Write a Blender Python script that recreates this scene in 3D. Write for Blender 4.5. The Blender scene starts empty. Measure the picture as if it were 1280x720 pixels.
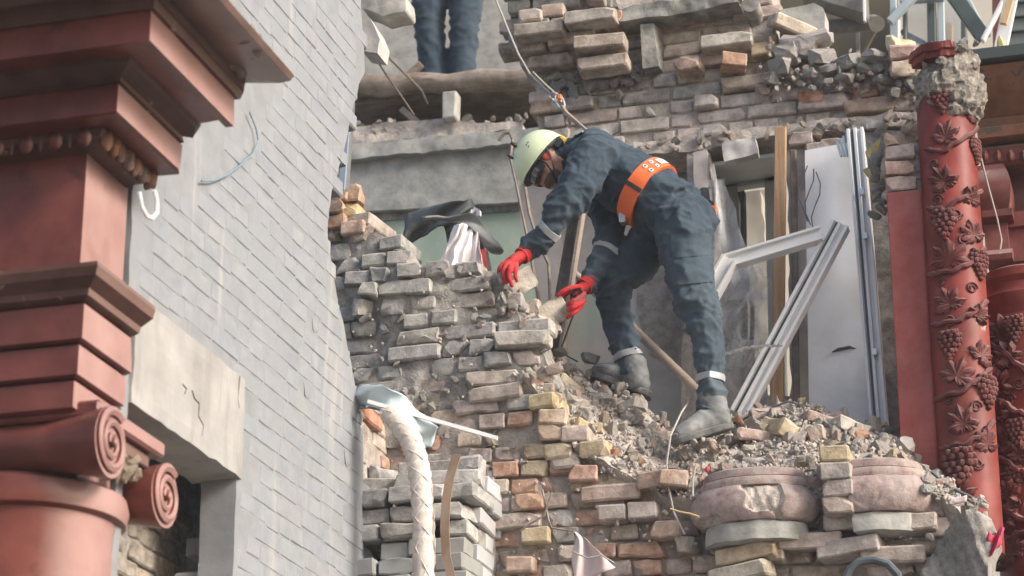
import bpy, bmesh, math, random
import numpy as np
from mathutils import Vector, Matrix, noise, Euler
from math import radians, sin, cos, pi, atan2, sqrt
random.seed(7)
SC = bpy.context.scene
COL = SC.collection

# ------------------------------------------------------------------ camera
FPX = 3095.0
YAW, PITCH = radians(16.2), radians(20.2)
CAM = Vector((0, 0, 1.6))
F = Vector((-sin(YAW)*cos(PITCH), cos(YAW)*cos(PITCH), sin(PITCH)))
R = Vector((cos(YAW), sin(YAW), 0))
U = R.cross(F)
cd = bpy.data.cameras.new('camera')
cam = bpy.data.objects.new('camera', cd)
COL.objects.link(cam)
cam.location = CAM
cam.rotation_euler = Euler((pi/2+PITCH, 0, YAW), 'XYZ')
cd.sensor_width = 36
cd.lens = FPX/1280*36
cd.clip_start = 0.1
cd.clip_end = 2000
cd.dof.use_dof = True
cd.dof.focus_distance = 10.9
cd.dof.aperture_fstop = 2.8
SC.camera = cam

# ------------------------------------------------------------------ light
SUN_DIR = Vector((0.84, -0.24, 0.49)).normalized()      # towards the sun
w = bpy.data.worlds.new('World'); SC.world = w; w.use_nodes = True
nt = w.node_tree
sky = nt.nodes.new('ShaderNodeTexSky'); sky.sky_type = 'NISHITA'; sky.sun_disc = False
sky.sun_elevation = math.asin(SUN_DIR.z)
sky.sun_rotation = atan2(SUN_DIR.x, SUN_DIR.y)
sky.air_density = 1.0; sky.dust_density = 4.0; sky.ozone_density = 1.0
nt.links.new(sky.outputs[0], nt.nodes['Background'].inputs[0])
nt.nodes['Background'].inputs[1].default_value = 0.145
sl = bpy.data.lights.new('sun', 'SUN'); so = bpy.data.objects.new('sun', sl); COL.objects.link(so)
sl.energy = 2.3; sl.angle = radians(15); sl.color = (1.0, 0.95, 0.88)
so.rotation_euler = SUN_DIR.to_track_quat('Z', 'Y').to_euler()
so.location = (6, -4, 12)
SC.view_settings.view_transform = 'Standard'
SC.view_settings.look = 'None'
SC.view_settings.exposure = 0.80
SC.view_settings.gamma = 1.0
SC.cycles.use_denoising = True
SC.cycles.max_bounces = 5
SC.cycles.diffuse_bounces = 3
SC.cycles.glossy_bounces = 2
SC.cycles.transmission_bounces = 4
SC.cycles.transparent_max_bounces = 6

# ------------------------------------------------------------------ pixel -> direction
def ray(u, v):
    return F + R*((u-640)/FPX) + U*((360-v)/FPX)
def PY(u, v, y):
    d = ray(u, v); return CAM + d*((y-CAM.y)/d.y)
def PX(u, v, x):
    d = ray(u, v); return CAM + d*((x-CAM.x)/d.x)
def PD(u, v, dist):
    return CAM + ray(u, v)*dist
def lerp(a, b, t): return a+(b-a)*t
def N3(p, s=1.0, o=0.0): return noise.noise(Vector((p[0]*s+o, p[1]*s-o*.7, p[2]*s+o*1.3)))
def rnd(a, b): return random.uniform(a, b)

# ------------------------------------------------------------------ materials
MATS = {}
def new_mat(name):
    m = bpy.data.materials.new(name); m.use_nodes = True
    MATS[name] = m
    return m, m.node_tree, m.node_tree.nodes['Principled BSDF']
def node(t, kind, **kw):
    n = t.nodes.new(kind)
    for k, v in kw.items():
        if hasattr(n, k): setattr(n, k, v)
        else: n.inputs[k].default_value = v
    return n
def ramp(t, fac, p0, p1, c0=(0,0,0,1), c1=(1,1,1,1)):
    r = t.nodes.new('ShaderNodeValToRGB')
    r.color_ramp.elements[0].position = p0; r.color_ramp.elements[0].color = c0
    r.color_ramp.elements[1].position = p1; r.color_ramp.elements[1].color = c1
    t.links.new(fac, r.inputs[0]); return r
def mix(t, fac, a, b, mode='MIX'):
    m = t.nodes.new('ShaderNodeMix'); m.data_type = 'RGBA'; m.blend_type = mode
    for sock, val in ((m.inputs[0], fac), (m.inputs[6], a), (m.inputs[7], b)):
        if hasattr(val, 'is_output'): t.links.new(val, sock)
        elif isinstance(val, (int, float)): sock.default_value = val
        else: sock.default_value = (*val, 1) if len(val) == 3 else val
    return m.outputs[2]
def nz(t, scale, detail=4, rough=.6, vec=None, dist=0.0):
    n = t.nodes.new('ShaderNodeTexNoise')
    n.inputs['Scale'].default_value = scale; n.inputs['Detail'].default_value = detail
    n.inputs['Roughness'].default_value = rough; n.inputs['Distortion'].default_value = dist
    if vec is not None: t.links.new(vec, n.inputs['Vector'])
    return n.outputs[0]
def coords(t, per_object=True):
    """object coordinates shifted by the object's random number, so that shared meshes do not repeat"""
    tc = t.nodes.new('ShaderNodeTexCoord')
    if not per_object: return tc.outputs['Object']
    oi = t.nodes.new('ShaderNodeObjectInfo')
    mu = node(t, 'ShaderNodeMath', operation='MULTIPLY'); mu.inputs[1].default_value = 37.0
    t.links.new(oi.outputs['Random'], mu.inputs[0])
    ad = node(t, 'ShaderNodeVectorMath', operation='ADD')
    t.links.new(tc.outputs['Object'], ad.inputs[0]); t.links.new(mu.outputs[0], ad.inputs[1])
    return ad.outputs[0]
def bump(t, bsdf, h, strength=.5, dist=.01, prev=None):
    b = t.nodes.new('ShaderNodeBump'); b.inputs['Strength'].default_value = strength
    b.inputs['Distance'].default_value = dist
    t.links.new(h, b.inputs['Height'])
    if prev is not None: t.links.new(prev, b.inputs['Normal'])
    t.links.new(b.outputs[0], bsdf.inputs['Normal']); return b.outputs[0]
def up_mask(t, lo, hi):
    g = t.nodes.new('ShaderNodeNewGeometry'); s = t.nodes.new('ShaderNodeSeparateXYZ')
    t.links.new(g.outputs['Normal'], s.inputs[0])
    return ramp(t, s.outputs[2], lo, hi).outputs[0]

def mat_mineral(name, base=None, vary=.25, dust=(.46,.42,.385), dust_amt=.7, scale=14, bump_s=.6, bump_d=.008,
                speck=None, rough=.92, stain=None):
    """brick, stone, mortar, concrete: colour from the object's own colour when base is None"""
    m, t, b = new_mat(name)
    vec = coords(t)
    if base is None:
        oi = t.nodes.new('ShaderNodeObjectInfo'); c = oi.outputs['Color']
    else:
        c = (*base, 1)
    n1 = nz(t, scale, 5, .65, vec)
    n2 = nz(t, scale*5, 4, .7, vec)
    dark = mix(t, 1.0, c, (1-vary*1.5,)*3, 'MULTIPLY')
    lite = mix(t, vary, c, (.8,.76,.7))
    c1 = mix(t, ramp(t, n1, .32, .68).outputs[0], dark, lite)
    if speck:
        c1 = mix(t, ramp(t, n2, .60, .68, (0,0,0,1), (.6,.6,.6,1)).outputs[0], c1, speck)
    if stain:
        n4 = nz(t, scale*.35, 4, .6, vec)
        c1 = mix(t, ramp(t, n4, .52, .62).outputs[0], c1, stain)
    n3 = nz(t, scale*.8, 6, .7, vec, .4)
    dm = ramp(t, n3, .36, .62)
    um = up_mask(t, .35, .85)
    mx = node(t, 'ShaderNodeMath', operation='MAXIMUM'); t.links.new(um, mx.inputs[0])
    m2 = node(t, 'ShaderNodeMath', operation='MULTIPLY'); t.links.new(dm.outputs[0], m2.inputs[0]); m2.inputs[1].default_value = dust_amt
    t.links.new(m2.outputs[0], mx.inputs[1])
    m3 = node(t, 'ShaderNodeMath', operation='MULTIPLY'); t.links.new(mx.outputs[0], m3.inputs[0]); m3.inputs[1].default_value = min(1, dust_amt*1.1)
    c2 = mix(t, m3.outputs[0], c1, dust)
    t.links.new(c2, b.inputs['Base Color'])
    b.inputs['Roughness'].default_value = rough
    b.inputs['Specular IOR Level'].default_value = .2
    p = bump(t, b, n1, bump_s, bump_d)
    bump(t, b, n2, min(1, bump_s), bump_d*.5, p)
    return m

mat_mineral('brick', None, .34, dust_amt=.5, bump_s=.9, bump_d=.009, speck=(.16,.145,.13))
mat_mineral('brick_clean', None, .30, dust_amt=.34, bump_s=.9, bump_d=.009, speck=(.18,.14,.11))
mat_mineral('mortar', (.36,.315,.28), .2, scale=22, bump_s=1, bump_d=.012, dust_amt=.5)
mat_mineral('mortar_grey', (.24,.23,.215), .25, scale=22, bump_s=1, bump_d=.012, dust_amt=.45)
mat_mineral('rubble', (.52,.455,.405), .25, scale=26, bump_s=1, bump_d=.012, dust_amt=.5)
mat_mineral('rock', None, .2, scale=18, bump_s=.9, bump_d=.008, dust_amt=.5)
mat_mineral('concrete', (.37,.37,.345), .22, scale=9, bump_s=.7, bump_d=.007, dust_amt=.25, dust=(.40,.40,.37))
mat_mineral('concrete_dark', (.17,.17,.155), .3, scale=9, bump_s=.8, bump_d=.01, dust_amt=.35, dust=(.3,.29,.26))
mat_mineral('plaster_pink', (.47,.42,.39), .15, scale=5, bump_s=.35, bump_d=.006, dust_amt=.3, stain=(.40,.385,.36))
mat_mineral('plaster_green', (.37,.46,.37), .12, scale=4, bump_s=.25, bump_d=.004, dust_amt=.3, dust=(.42,.44,.38))
mat_mineral('plaster_patchy', (.66,.60,.56), .15, scale=6, bump_s=.4, bump_d=.006, dust_amt=.3, stain=(.52,.58,.50))
mat_mineral('stone_white', (.46,.445,.43), .15, scale=10, bump_s=.6, bump_d=.006, dust_amt=.3)
mat_mineral('aggregate', (.30,.25,.20), .5, scale=30, bump_s=1, bump_d=.02, dust_amt=.3, dust=(.42,.36,.29), speck=(.12,.10,.085))
mat_mineral('column_dusty', (.34,.19,.175), .3, scale=24, bump_s=.8, bump_d=.006, dust_amt=.85, dust=(.37,.33,.31))
mat_mineral('foam_yellow', (.62,.47,.16), .2, scale=20, bump_s=.9, bump_d=.008, dust_amt=.2)

def mat_painted(name, paint, under, chip=.62, scale=7, rough=.55, streak=None, bump_s=.25, dust=.25, dustc=(.46,.42,.40), spec=.3, vary=.1, grime=None, side_tint=None):
    m, t, b = new_mat(name)
    vec = coords(t, False)
    n1 = nz(t, scale, 6, .65, vec); n2 = nz(t, scale*6, 4, .6, vec); n3 = nz(t, scale*.5, 4, .55, vec)
    lo = tuple(max(0, x*(1-vary*2)) for x in paint); hi = tuple(min(1, x*(1+vary)) for x in paint)
    c = mix(t, ramp(t, n3, .3, .7).outputs[0], lo, hi)
    if streak:
        mp = t.nodes.new('ShaderNodeMapping'); mp.inputs['Scale'].default_value = (9, 9, .9)
        t.links.new(vec, mp.inputs[0])
        s = nz(t, 1.3, 5, .6, mp.outputs[0])
        c = mix(t, ramp(t, s, .52, .72).outputs[0], c, streak)
    if grime:
        g = nz(t, scale*.9, 6, .75, vec, .6)
        c = mix(t, ramp(t, g, .55, .68).outputs[0], c, grime)
    c = mix(t, ramp(t, n1, chip, chip+.03).outputs[0], c, under)
    um = up_mask(t, .3, .9)
    md = node(t, 'ShaderNodeMath', operation='MULTIPLY_ADD'); t.links.new(ramp(t, n1, .35, .65).outputs[0], md.inputs[0])
    md.inputs[1].default_value = dust*.6
    mu = node(t, 'ShaderNodeMath', operation='MULTIPLY'); t.links.new(um, mu.inputs[0]); mu.inputs[1].default_value = min(1, dust*2.4)
    t.links.new(mu.outputs[0], md.inputs[2])
    md.use_clamp = True
    c = mix(t, md.outputs[0], c, dustc)
    if side_tint:                          # paler tint on faces turned towards +X, broken up by noise
        ge = t.nodes.new('ShaderNodeNewGeometry'); sp = t.nodes.new('ShaderNodeSeparateXYZ'); t.links.new(ge.outputs['Normal'], sp.inputs[0])
        nd = nz(t, 5, 5, .6, vec)
        mm = node(t, 'ShaderNodeMath', operation='MULTIPLY'); t.links.new(ramp(t, sp.outputs[0], .55, .95).outputs[0], mm.inputs[0]); t.links.new(ramp(t, nd, .2, .7, (.55,.55,.55,1), (.95,.95,.95,1)).outputs[0], mm.inputs[1])
        c = mix(t, mm.outputs[0], c, side_tint)
    t.links.new(c, b.inputs['Base Color'])
    b.inputs['Roughness'].default_value = rough; b.inputs['Specular IOR Level'].default_value = spec
    p = bump(t, b, n1, bump_s, .006); bump(t, b, n2, bump_s, .002, p)
    return m
mat_painted('lintel_stone', (.33,.325,.315), (.16,.15,.14), .70, rough=.85, streak=(.23,.22,.21), bump_s=.6, dust=.15, vary=.12)
mat_painted('paint_red', (.20,.022,.014), (.36,.27,.23), .66, rough=.5, dust=.12, vary=.28, grime=(.09,.016,.013))
mat_painted('paint_red_relief', (.115,.015,.012), (.34,.25,.21), .70, scale=11, rough=.6, dust=.15, vary=.25, grime=(.085,.018,.016))
mat_painted('paint_red_pale', (.30,.066,.057), (.45,.36,.33), .74, rough=.7, dust=.3, bump_s=.7, vary=.1, dustc=(.48,.30,.28))
mat_painted('paint_red_dark', (.15,.034,.028), (.34,.27,.22), .66, rough=.6, dust=.18, vary=.2, grime=(.09,.035,.03))
mat_painted('paint_burnt', (.20,.085,.045), (.07,.045,.035), .52, rough=.7, dust=.15, vary=.25, grime=(.10,.05,.035))
mat_painted('paint_terracotta', (.155,.042,.031), (.40,.31,.26), .70, rough=.34, dust=.05, vary=.25, grime=(.075,.024,.02), dustc=(.40,.24,.22), side_tint=(.40,.255,.235))
mat_painted('paint_brown', (.17,.105,.09), (.36,.27,.20), .70, rough=.3, dust=.08, vary=.3, grime=(.09,.055,.045), dustc=(.3,.24,.2), spec=.5, bump_s=.12)
mat_painted('paint_terracotta_dark', (.10,.045,.035), (.35,.27,.20), .64, rough=.5, dust=.10, vary=.25, dustc=(.22,.15,.12), side_tint=(.20,.13,.11))

def mat_wall_grey():
    """grey whitewash on brick: object colour carries the brick's own tone"""
    m, t, b = new_mat('wall_paint_grey')
    oi = t.nodes.new('ShaderNodeObjectInfo'); vec = coords(t)
    g = t.nodes.new('ShaderNodeNewGeometry')
    mp = t.nodes.new('ShaderNodeMapping'); mp.inputs['Scale'].default_value = (5, 5, .55); t.links.new(g.outputs['Position'], mp.inputs[0])
    st = nz(t, 1.6, 5, .6, mp.outputs[0])
    n1 = nz(t, 9, 6, .65, vec); n2 = nz(t, 60, 3, .6, vec); n3 = nz(t, 1.7, 4, .6, g.outputs['Position'])
    c = mix(t, ramp(t, n1, .3, .7).outputs[0], mix(t, 1, oi.outputs['Color'], (.88,.88,.88), 'MULTIPLY'), mix(t, .10, oi.outputs['Color'], (.6,.6,.6)))
    c = mix(t, ramp(t, st, .60, .80).outputs[0], c, (.38,.37,.355))
    c = mix(t, ramp(t, n3, .56, .70).outputs[0], c, (.24,.255,.275))
    c = mix(t, ramp(t, n1, .72, .75).outputs[0], c, (.36,.31,.28))
    t.links.new(c, b.inputs['Base Color']); b.inputs['Roughness'].default_value = .75; b.inputs['Specular IOR Level'].default_value = .3
    p = bump(t, b, n1, .45, .007); bump(t, b, n2, .3, .0015, p)
mat_wall_grey()

def mat_plain(name, col, rough=.6, metal=0.0, spec=.4, nscale=12, vary=.15, bump_s=.15, bump_d=.003, dust=0.0, dustc=(.45,.42,.39)):
    m, t, b = new_mat(name); vec = coords(t)
    n1 = nz(t, nscale, 5, .6, vec)
    c = mix(t, n1, tuple(x*(1-vary) for x in col), tuple(min(1, x*(1+vary)) for x in col))
    if dust:
        n2 = nz(t, nscale*.6, 6, .7, vec, .5)
        um = up_mask(t, .2, .9); mx = node(t, 'ShaderNodeMath', operation='MAXIMUM')
        t.links.new(ramp(t, n2, .4, .7).outputs[0], mx.inputs[0]); t.links.new(um, mx.inputs[1])
        mu = node(t, 'ShaderNodeMath', operation='MULTIPLY'); t.links.new(mx.outputs[0], mu.inputs[0]); mu.inputs[1].default_value = dust
        c = mix(t, mu.outputs[0], c, dustc)
    t.links.new(c, b.inputs['Base Color']); b.inputs['Roughness'].default_value = rough
    b.inputs['Metallic'].default_value = metal; b.inputs['Specular IOR Level'].default_value = spec
    if bump_s: bump(t, b, n1, bump_s, bump_d)
    return m
mat_plain('pvc_white', (.74,.75,.76), .35, dust=.25, dustc=(.5,.48,.46), vary=.05, bump_s=.05)
mat_plain('pvc_grey', (.46,.49,.47), .5, dust=.3, vary=.08, bump_s=.05)
mat_plain('board_white', (.72,.72,.73), .7, dust=.55, dustc=(.52,.49,.47), vary=.10, nscale=5, bump_s=.2)
mat_plain('rubber_black', (.05,.06,.062), .6, dust=.4, dustc=(.20,.22,.215), nscale=16, vary=.3, bump_s=.5, bump_d=.006)
mat_plain('felt_grey', (.19,.20,.195), .85, dust=.5, dustc=(.34,.35,.335), nscale=18, vary=.3, bump_s=.6, bump_d=.008)
mat_plain('cloth_white', (.78,.75,.77), .85, dust=.2, nscale=8, vary=.06, bump_s=.25, bump_d=.006)
mat_plain('cloth_pinkish', (.60,.50,.50), .85, dust=.2, nscale=8, vary=.06, bump_s=.25, bump_d=.006)
mat_plain('strap_red', (.55,.05,.035), .6, vary=.2)
mat_plain('pink_fabric', (.62,.06,.12), .7, vary=.2)
mat_plain('steel_rusty', (.22,.17,.14), .6, .4, dust=.4, vary=.3, nscale=40)
mat_plain('steel_blue', (.38,.44,.50), .4, .5, vary=.1)
mat_plain('steel_bright', (.55,.55,.54), .35, .8, vary=.1)
mat_plain('wire_black', (.03,.03,.032), .5, dust=.25)
mat_plain('wire_blue', (.16,.26,.31), .5)
mat_plain('wire_white', (.75,.75,.74), .5)
mat_plain('rope_grey', (.36,.34,.31), .9, nscale=60, vary=.3, bump_s=.8)
mat_plain('sleeve_white', (.56,.51,.475), .8, nscale=40, vary=.12, bump_s=.8, bump_d=.006, dust=.3, dustc=(.56,.50,.46))
mat_plain('strap_brown', (.24,.165,.115), .85, dust=.4, vary=.2)
mat_plain('sheet_blue', (.50,.60,.64), .35, dust=.35, dustc=(.56,.58,.58), vary=.15)
mat_plain('sheet_dark', (.16,.20,.22), .5, dust=.3)
mat_plain('orange_belt', (.80,.14,.025), .55, vary=.12, nscale=30, bump_s=.2, dust=.12)
mat_plain('belt_dark', (.035,.04,.045), .6)
mat_plain('glove_red', (.42,.014,.018), .95, vary=.25, nscale=25, bump_s=.6, bump_d=.003, dust=.10)
mat_plain('glove_palm', (.20,.035,.04), .7, vary=.3, nscale=30, bump_s=.6, bump_d=.003, dust=.25, dustc=(.3,.16,.16))
mat_plain('boot_leather', (.115,.125,.13), .7, vary=.2, nscale=20, bump_s=.3, dust=.6, dustc=(.33,.33,.325))
mat_plain('boot_sole', (.05,.052,.055), .8, dust=.55, dustc=(.28,.27,.26))
mat_plain('reflective', (.31,.335,.345), .35, vary=.08, dust=.2)
mat_plain('helmet_shell', (.62,.70,.46), .32, vary=.03, bump_s=.02, spec=.5, dust=.12, dustc=(.62,.66,.55))
mat_plain('helmet_yellow', (.75,.52,.05), .4)
mat_plain('harness_black', (.025,.027,.03), .55)
mat_plain('ear_red', (.60,.10,.06), .5)
mat_plain('foam_tip', (.60,.47,.15), .9, bump_s=.8)
mat_plain('pipe_dark', (.06,.075,.085), .5, dust=.35, dustc=(.30,.32,.33))
mat_plain('siding', (.16,.185,.18), .6, vary=.12, nscale=5)
mat_plain('wall_tan', (.11,.093,.062), .8, vary=.15, nscale=5)
mat_plain('frame_dark', (.07,.09,.088), .5, vary=.15)
mat_plain('frame_bluegrey', (.38,.45,.48), .4, vary=.1)
mat_plain('duct_grey', (.15,.148,.135), .55, vary=.15, dust=.3)
mat_plain('pale_facade', (.62,.56,.46), .85, vary=.1, nscale=1.5)
mat_plain('asphalt', (.16,.15,.14), .9, vary=.3, nscale=3)
mat_plain('skin', (.38,.21,.15), .55, vary=.1, nscale=30, bump_s=.1)
mat_plain('beard_dark', (.10,.065,.05), .8)
mat_plain('lens_smoke', (.10,.11,.11), .15, spec=.8, bump_s=0)

def mat_wood(name, a, b_, rough=.75, dust=.2, scale=(2, 60, 60)):
    m, t, b = new_mat(name); vec = coords(t)
    mp = t.nodes.new('ShaderNodeMapping'); mp.inputs['Scale'].default_value = scale; t.links.new(vec, mp.inputs[0])
    n1 = nz(t, 1.2, 6, .65, mp.outputs[0], .6); n2 = nz(t, 8, 5, .7, vec)
    c = mix(t, ramp(t, n1, .3, .7).outputs[0], a, b_)
    mu = node(t, 'ShaderNodeMath', operation='MULTIPLY'); t.links.new(ramp(t, n2, .42, .66).outputs[0], mu.inputs[0]); mu.inputs[1].default_value = dust
    c = mix(t, mu.outputs[0], c, (.42,.38,.34))
    t.links.new(c, b.inputs['Base Color']); b.inputs['Roughness'].default_value = rough
    bump(t, b, n1, .5, .004)
mat_wood('wood_tan', (.30,.17,.085), (.42,.27,.14), scale=(60, 60, 2))
mat_wood('wood_dark', (.075,.06,.05), (.17,.14,.115), dust=.3, scale=(60, 60, 2))
mat_wood('wood_joist', (.12,.09,.065), (.24,.185,.14), dust=.5)
mat_wood('wood_handle', (.33,.25,.19), (.45,.36,.29), dust=.5, scale=(2, 60, 60))
mat_wood('wood_slat', (.48,.33,.16), (.58,.42,.24), dust=.15, scale=(60, 60, 2))

def mat_cloth_navy():
    m, t, b = new_mat('coverall_navy'); vec = coords(t, False)
    n1 = nz(t, 9, 5, .6, vec); n2 = nz(t, 4, 6, .7, vec, .5); n3 = nz(t, 38, 4, .6, vec)
    g = t.nodes.new('ShaderNodeNewGeometry'); s = t.nodes.new('ShaderNodeSeparateXYZ'); t.links.new(g.outputs['Position'], s.inputs[0])
    hz = node(t, 'ShaderNodeMapRange'); t.links.new(s.outputs[2], hz.inputs[0])
    hz.inputs[1].default_value = 6.0; hz.inputs[2].default_value = 4.9; hz.inputs[3].default_value = .20; hz.inputs[4].default_value = .85
    c = mix(t, n1, (.011,.024,.043), (.024,.046,.072))
    mu = node(t, 'ShaderNodeMath', operation='MULTIPLY'); t.links.new(ramp(t, n2, .3, .75).outputs[0], mu.inputs[0]); t.links.new(hz.outputs[0], mu.inputs[1])
    c = mix(t, mu.outputs[0], c, (.125,.165,.185))
    t.links.new(c, b.inputs['Base Color']); b.inputs['Roughness'].default_value = .9
    b.inputs['Sheen Weight'].default_value = .08; b.inputs['Sheen Tint'].default_value = (.5,.55,.6,1)
    p = bump(t, b, n1, .5, .012); bump(t, b, n3, .3, .003, p)
mat_cloth_navy()

def mat_film():
    m, t, b = new_mat('film_clear'); vec = coords(t)
    n1 = nz(t, 7, 5, .6, vec, .8)
    b.inputs['Base Color'].default_value = (.72,.72,.73,1); b.inputs['Roughness'].default_value = .25
    t.links.new(ramp(t, n1, .3, .7, (.18,.18,.18,1), (.6,.6,.6,1)).outputs[0], b.inputs['Alpha'])
    bump(t, b, n1, .6, .02)
mat_film()
def mat_glass():
    m, t, b = new_mat('glass_pane')
    b.inputs['Base Color'].default_value = (.75,.82,.85,1); b.inputs['Roughness'].default_value = .05
    b.inputs['Alpha'].default_value = .28
mat_glass()

# ------------------------------------------------------------------ mesh builder
class MB:
    def __init__(s): s.v = []; s.f = []
    def add(s, vs, fs):
        o = len(s.v); s.v += [Vector(p) for p in vs]; s.f += [tuple(o+i for i in f) for f in fs]; return s
    def box(s, c, size, rot=None):
        hx, hy, hz = size[0]/2, size[1]/2, size[2]/2
        vs = [Vector((x, y, z)) for x in (-hx, hx) for y in (-hy, hy) for z in (-hz, hz)]
        if rot is not None: vs = [rot @ p for p in vs]
        c = Vector(c)
        return s.add([p+c for p in vs], [(0,1,3,2),(4,6,7,5),(0,4,5,1),(2,3,7,6),(0,2,6,4),(1,5,7,3)])
    def bar(s, a, b, wd, th, hint=Vector((0,-1,0))):
        """straight bar from a to b, wd across, th along the hint"""
        a, b = Vector(a), Vector(b); z = (b-a).normalized(); x = z.cross(hint).normalized(); y = z.cross(x)
        m = Matrix((x, y, z)).transposed()
        return s.box((a+b)/2, (wd, th, (b-a).length), m)
    def prism(s, pts, off):
        """polygon pts (3d) swept by vector off"""
        n = len(pts); off = Vector(off); p = [Vector(q) for q in pts]
        fs = [tuple(range(n-1, -1, -1)), tuple(range(n, 2*n))] + [(i, (i+1) % n, n+(i+1) % n, n+i) for i in range(n)]
        return s.add(p+[q+off for q in p], fs)
    def tube(s, pts, r, seg=8, cap=True):
        pts = [Vector(p) for p in pts]; n = len(pts)
        rs = r if isinstance(r, (list, tuple)) else [r]*n
        tan = [(pts[min(i+1, n-1)]-pts[max(i-1, 0)]).normalized() for i in range(n)]
        ref = Vector((0, 0, 1)) if abs(tan[0].z) < .9 else Vector((1, 0, 0))
        x = tan[0].cross(ref).normalized(); vs = []
        for i in range(n):
            x = (x - tan[i]*x.dot(tan[i])).normalized(); y = tan[i].cross(x)
            for k in range(seg):
                a = 2*pi*k/seg; rr = rs[i]
                rx, ry = rr if isinstance(rr, (tuple, list)) else (rr, rr)
                vs.append(pts[i]+x*cos(a)*rx+y*sin(a)*ry)
        fs = [(i*seg+k, i*seg+(k+1) % seg, (i+1)*seg+(k+1) % seg, (i+1)*seg+k) for i in range(n-1) for k in range(seg)]
        if cap: fs += [tuple(range(seg-1, -1, -1)), tuple((n-1)*seg+k for k in range(seg))]
        return s.add(vs, fs)
    def lathe(s, prof, c, seg=40, a0=0, a1=2*pi, cap=True):
        """profile [(r, z)] about the vertical through c"""
        c = Vector(c); n = len(prof); full = abs(a1-a0-2*pi) < 1e-4; m = seg if full else seg+1
        vs = [c+Vector((r*cos(a0+(a1-a0)*k/seg), r*sin(a0+(a1-a0)*k/seg), z)) for r, z in prof for k in range(m)]
        fs = []
        for i in range(n-1):
            for k in range(seg):
                k2 = (k+1) % m
                fs.append((i*m+k, i*m+k2, (i+1)*m+k2, (i+1)*m+k))
        if cap: fs += [tuple(range(m-1, -1, -1)), tuple((n-1)*m+k for k in range(m))]
        return s.add(vs, fs)
    def ball(s, c, r, seg=8, rings=6, mat=None):
        c = Vector(c); rx, ry, rz = r if isinstance(r, (tuple, list)) else (r, r, r)
        vs = [Vector((0, 0, rz))]
        for i in range(1, rings):
            a = pi*i/rings
            for k in range(seg):
                b = 2*pi*k/seg; vs.append(Vector((rx*sin(a)*cos(b), ry*sin(a)*sin(b), rz*cos(a))))
        vs.append(Vector((0, 0, -rz)))
        if mat is not None: vs = [mat @ p for p in vs]
        fs = [(0, 1+k, 1+(k+1) % seg) for k in range(seg)]
        for i in range(rings-2):
            for k in range(seg):
                a, b = 1+i*seg+k, 1+i*seg+(k+1) % seg
                fs.append((a, a+seg, b+seg, b))
        L = len(vs)-1; o = 1+(rings-2)*seg
        fs += [(L, o+(k+1) % seg, o+k) for k in range(seg)]
        return s.add([p+c for p in vs], fs)
    def grid(s, fn, nu, nv, thick=None):
        """sheet fn(i/nu, j/nv) -> point; thick = offset vector or function of (a, b)"""
        vs = [Vector(fn(i/nu, j/nv)) for i in range(nu+1) for j in range(nv+1)]
        w_ = nv+1
        fs = [(i*w_+j, (i+1)*w_+j, (i+1)*w_+j+1, i*w_+j+1) for i in range(nu) for j in range(nv)]
        if thick is None: return s.add(vs, fs)
        th = [Vector(thick(i/nu, j/nv)) if callable(thick) else Vector(thick) for i in range(nu+1) for j in range(nv+1)]
        o = len(vs); vs2 = vs+[p+q for p, q in zip(vs, th)]
        fs2 = fs+[tuple(o+i for i in reversed(f)) for f in fs]
        rim = [i*w_ for i in range(nu+1)]+[nu*w_+j for j in range(1, nv+1)]+[i*w_+nv for i in range(nu-1, -1, -1)]+[j for j in range(nv-1, 0, -1)]
        for a, b in zip(rim, rim[1:]+rim[:1]): fs2.append((b, a, o+a, o+b))
        return s.add(vs2, fs2)
    def rough(s, amp, scale=8, o=0.0):
        s.v = [p+Vector((N3(p, scale, o), N3(p, scale, o+9.1), N3(p, scale, o+5.3)))*amp for p in s.v]; return s
    def mesh(s, name, origin=Vector((0, 0, 0)), smooth=False, bevel=0, bseg=1):
        me = bpy.data.meshes.new(name); me.from_pydata([p-origin for p in s.v], [], s.f); me.validate()
        bm = bmesh.new(); bm.from_mesh(me); bmesh.ops.recalc_face_normals(bm, faces=bm.faces)
        if bevel:
            es = [e for e in bm.edges if len(e.link_faces) == 2 and e.calc_face_angle(0) > radians(35)]
            bmesh.ops.bevel(bm, geom=es, offset=bevel, segments=bseg, affect='EDGES', clamp_overlap=True)
        bm.to_mesh(me); bm.free()
        if smooth:
            for p in me.polygons: p.use_smooth = True
            if smooth != 'all': me.set_sharp_from_angle(angle=radians(smooth if smooth is not True else 40))
        return me
    def centre(s):
        lo = Vector((min(p[i] for p in s.v) for i in range(3))); hi = Vector((max(p[i] for p in s.v) for i in range(3)))
        c = (lo+hi)/2; c.z = lo.z; return c
    def build(s, name, mat, parent=None, smooth=False, bevel=0, bseg=1, label=None):
        """one mesh object; a part when parent is given (kept in place), else a thing with its origin at its base"""
        base = world_loc(parent) if parent else s.centre()
        me = s.mesh(name, base, smooth, bevel, bseg); me.materials.append(MATS[mat])
        o = bpy.data.objects.new(name, me); COL.objects.link(o)
        if parent: o.parent = parent
        else: o.location = base
        if label: o['label'] = label
        return o
def world_loc(o):
    p = Vector((0, 0, 0))
    while o is not None: p = p+o.location; o = o.parent
    return p
def tag(o, label, cat, group=None, kind=None):
    o['label'] = label; o['category'] = cat
    if group: o['group'] = group
    o['kind'] = kind or 'thing'
    return o
def thing(name, loc, label, cat, group=None):
    o = bpy.data.objects.new(name, None); COL.objects.link(o); o.location = Vector(loc); o.empty_display_size = .1
    return tag(o, label, cat, group)
def structure(o): o['kind'] = 'structure'; return o
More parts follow.
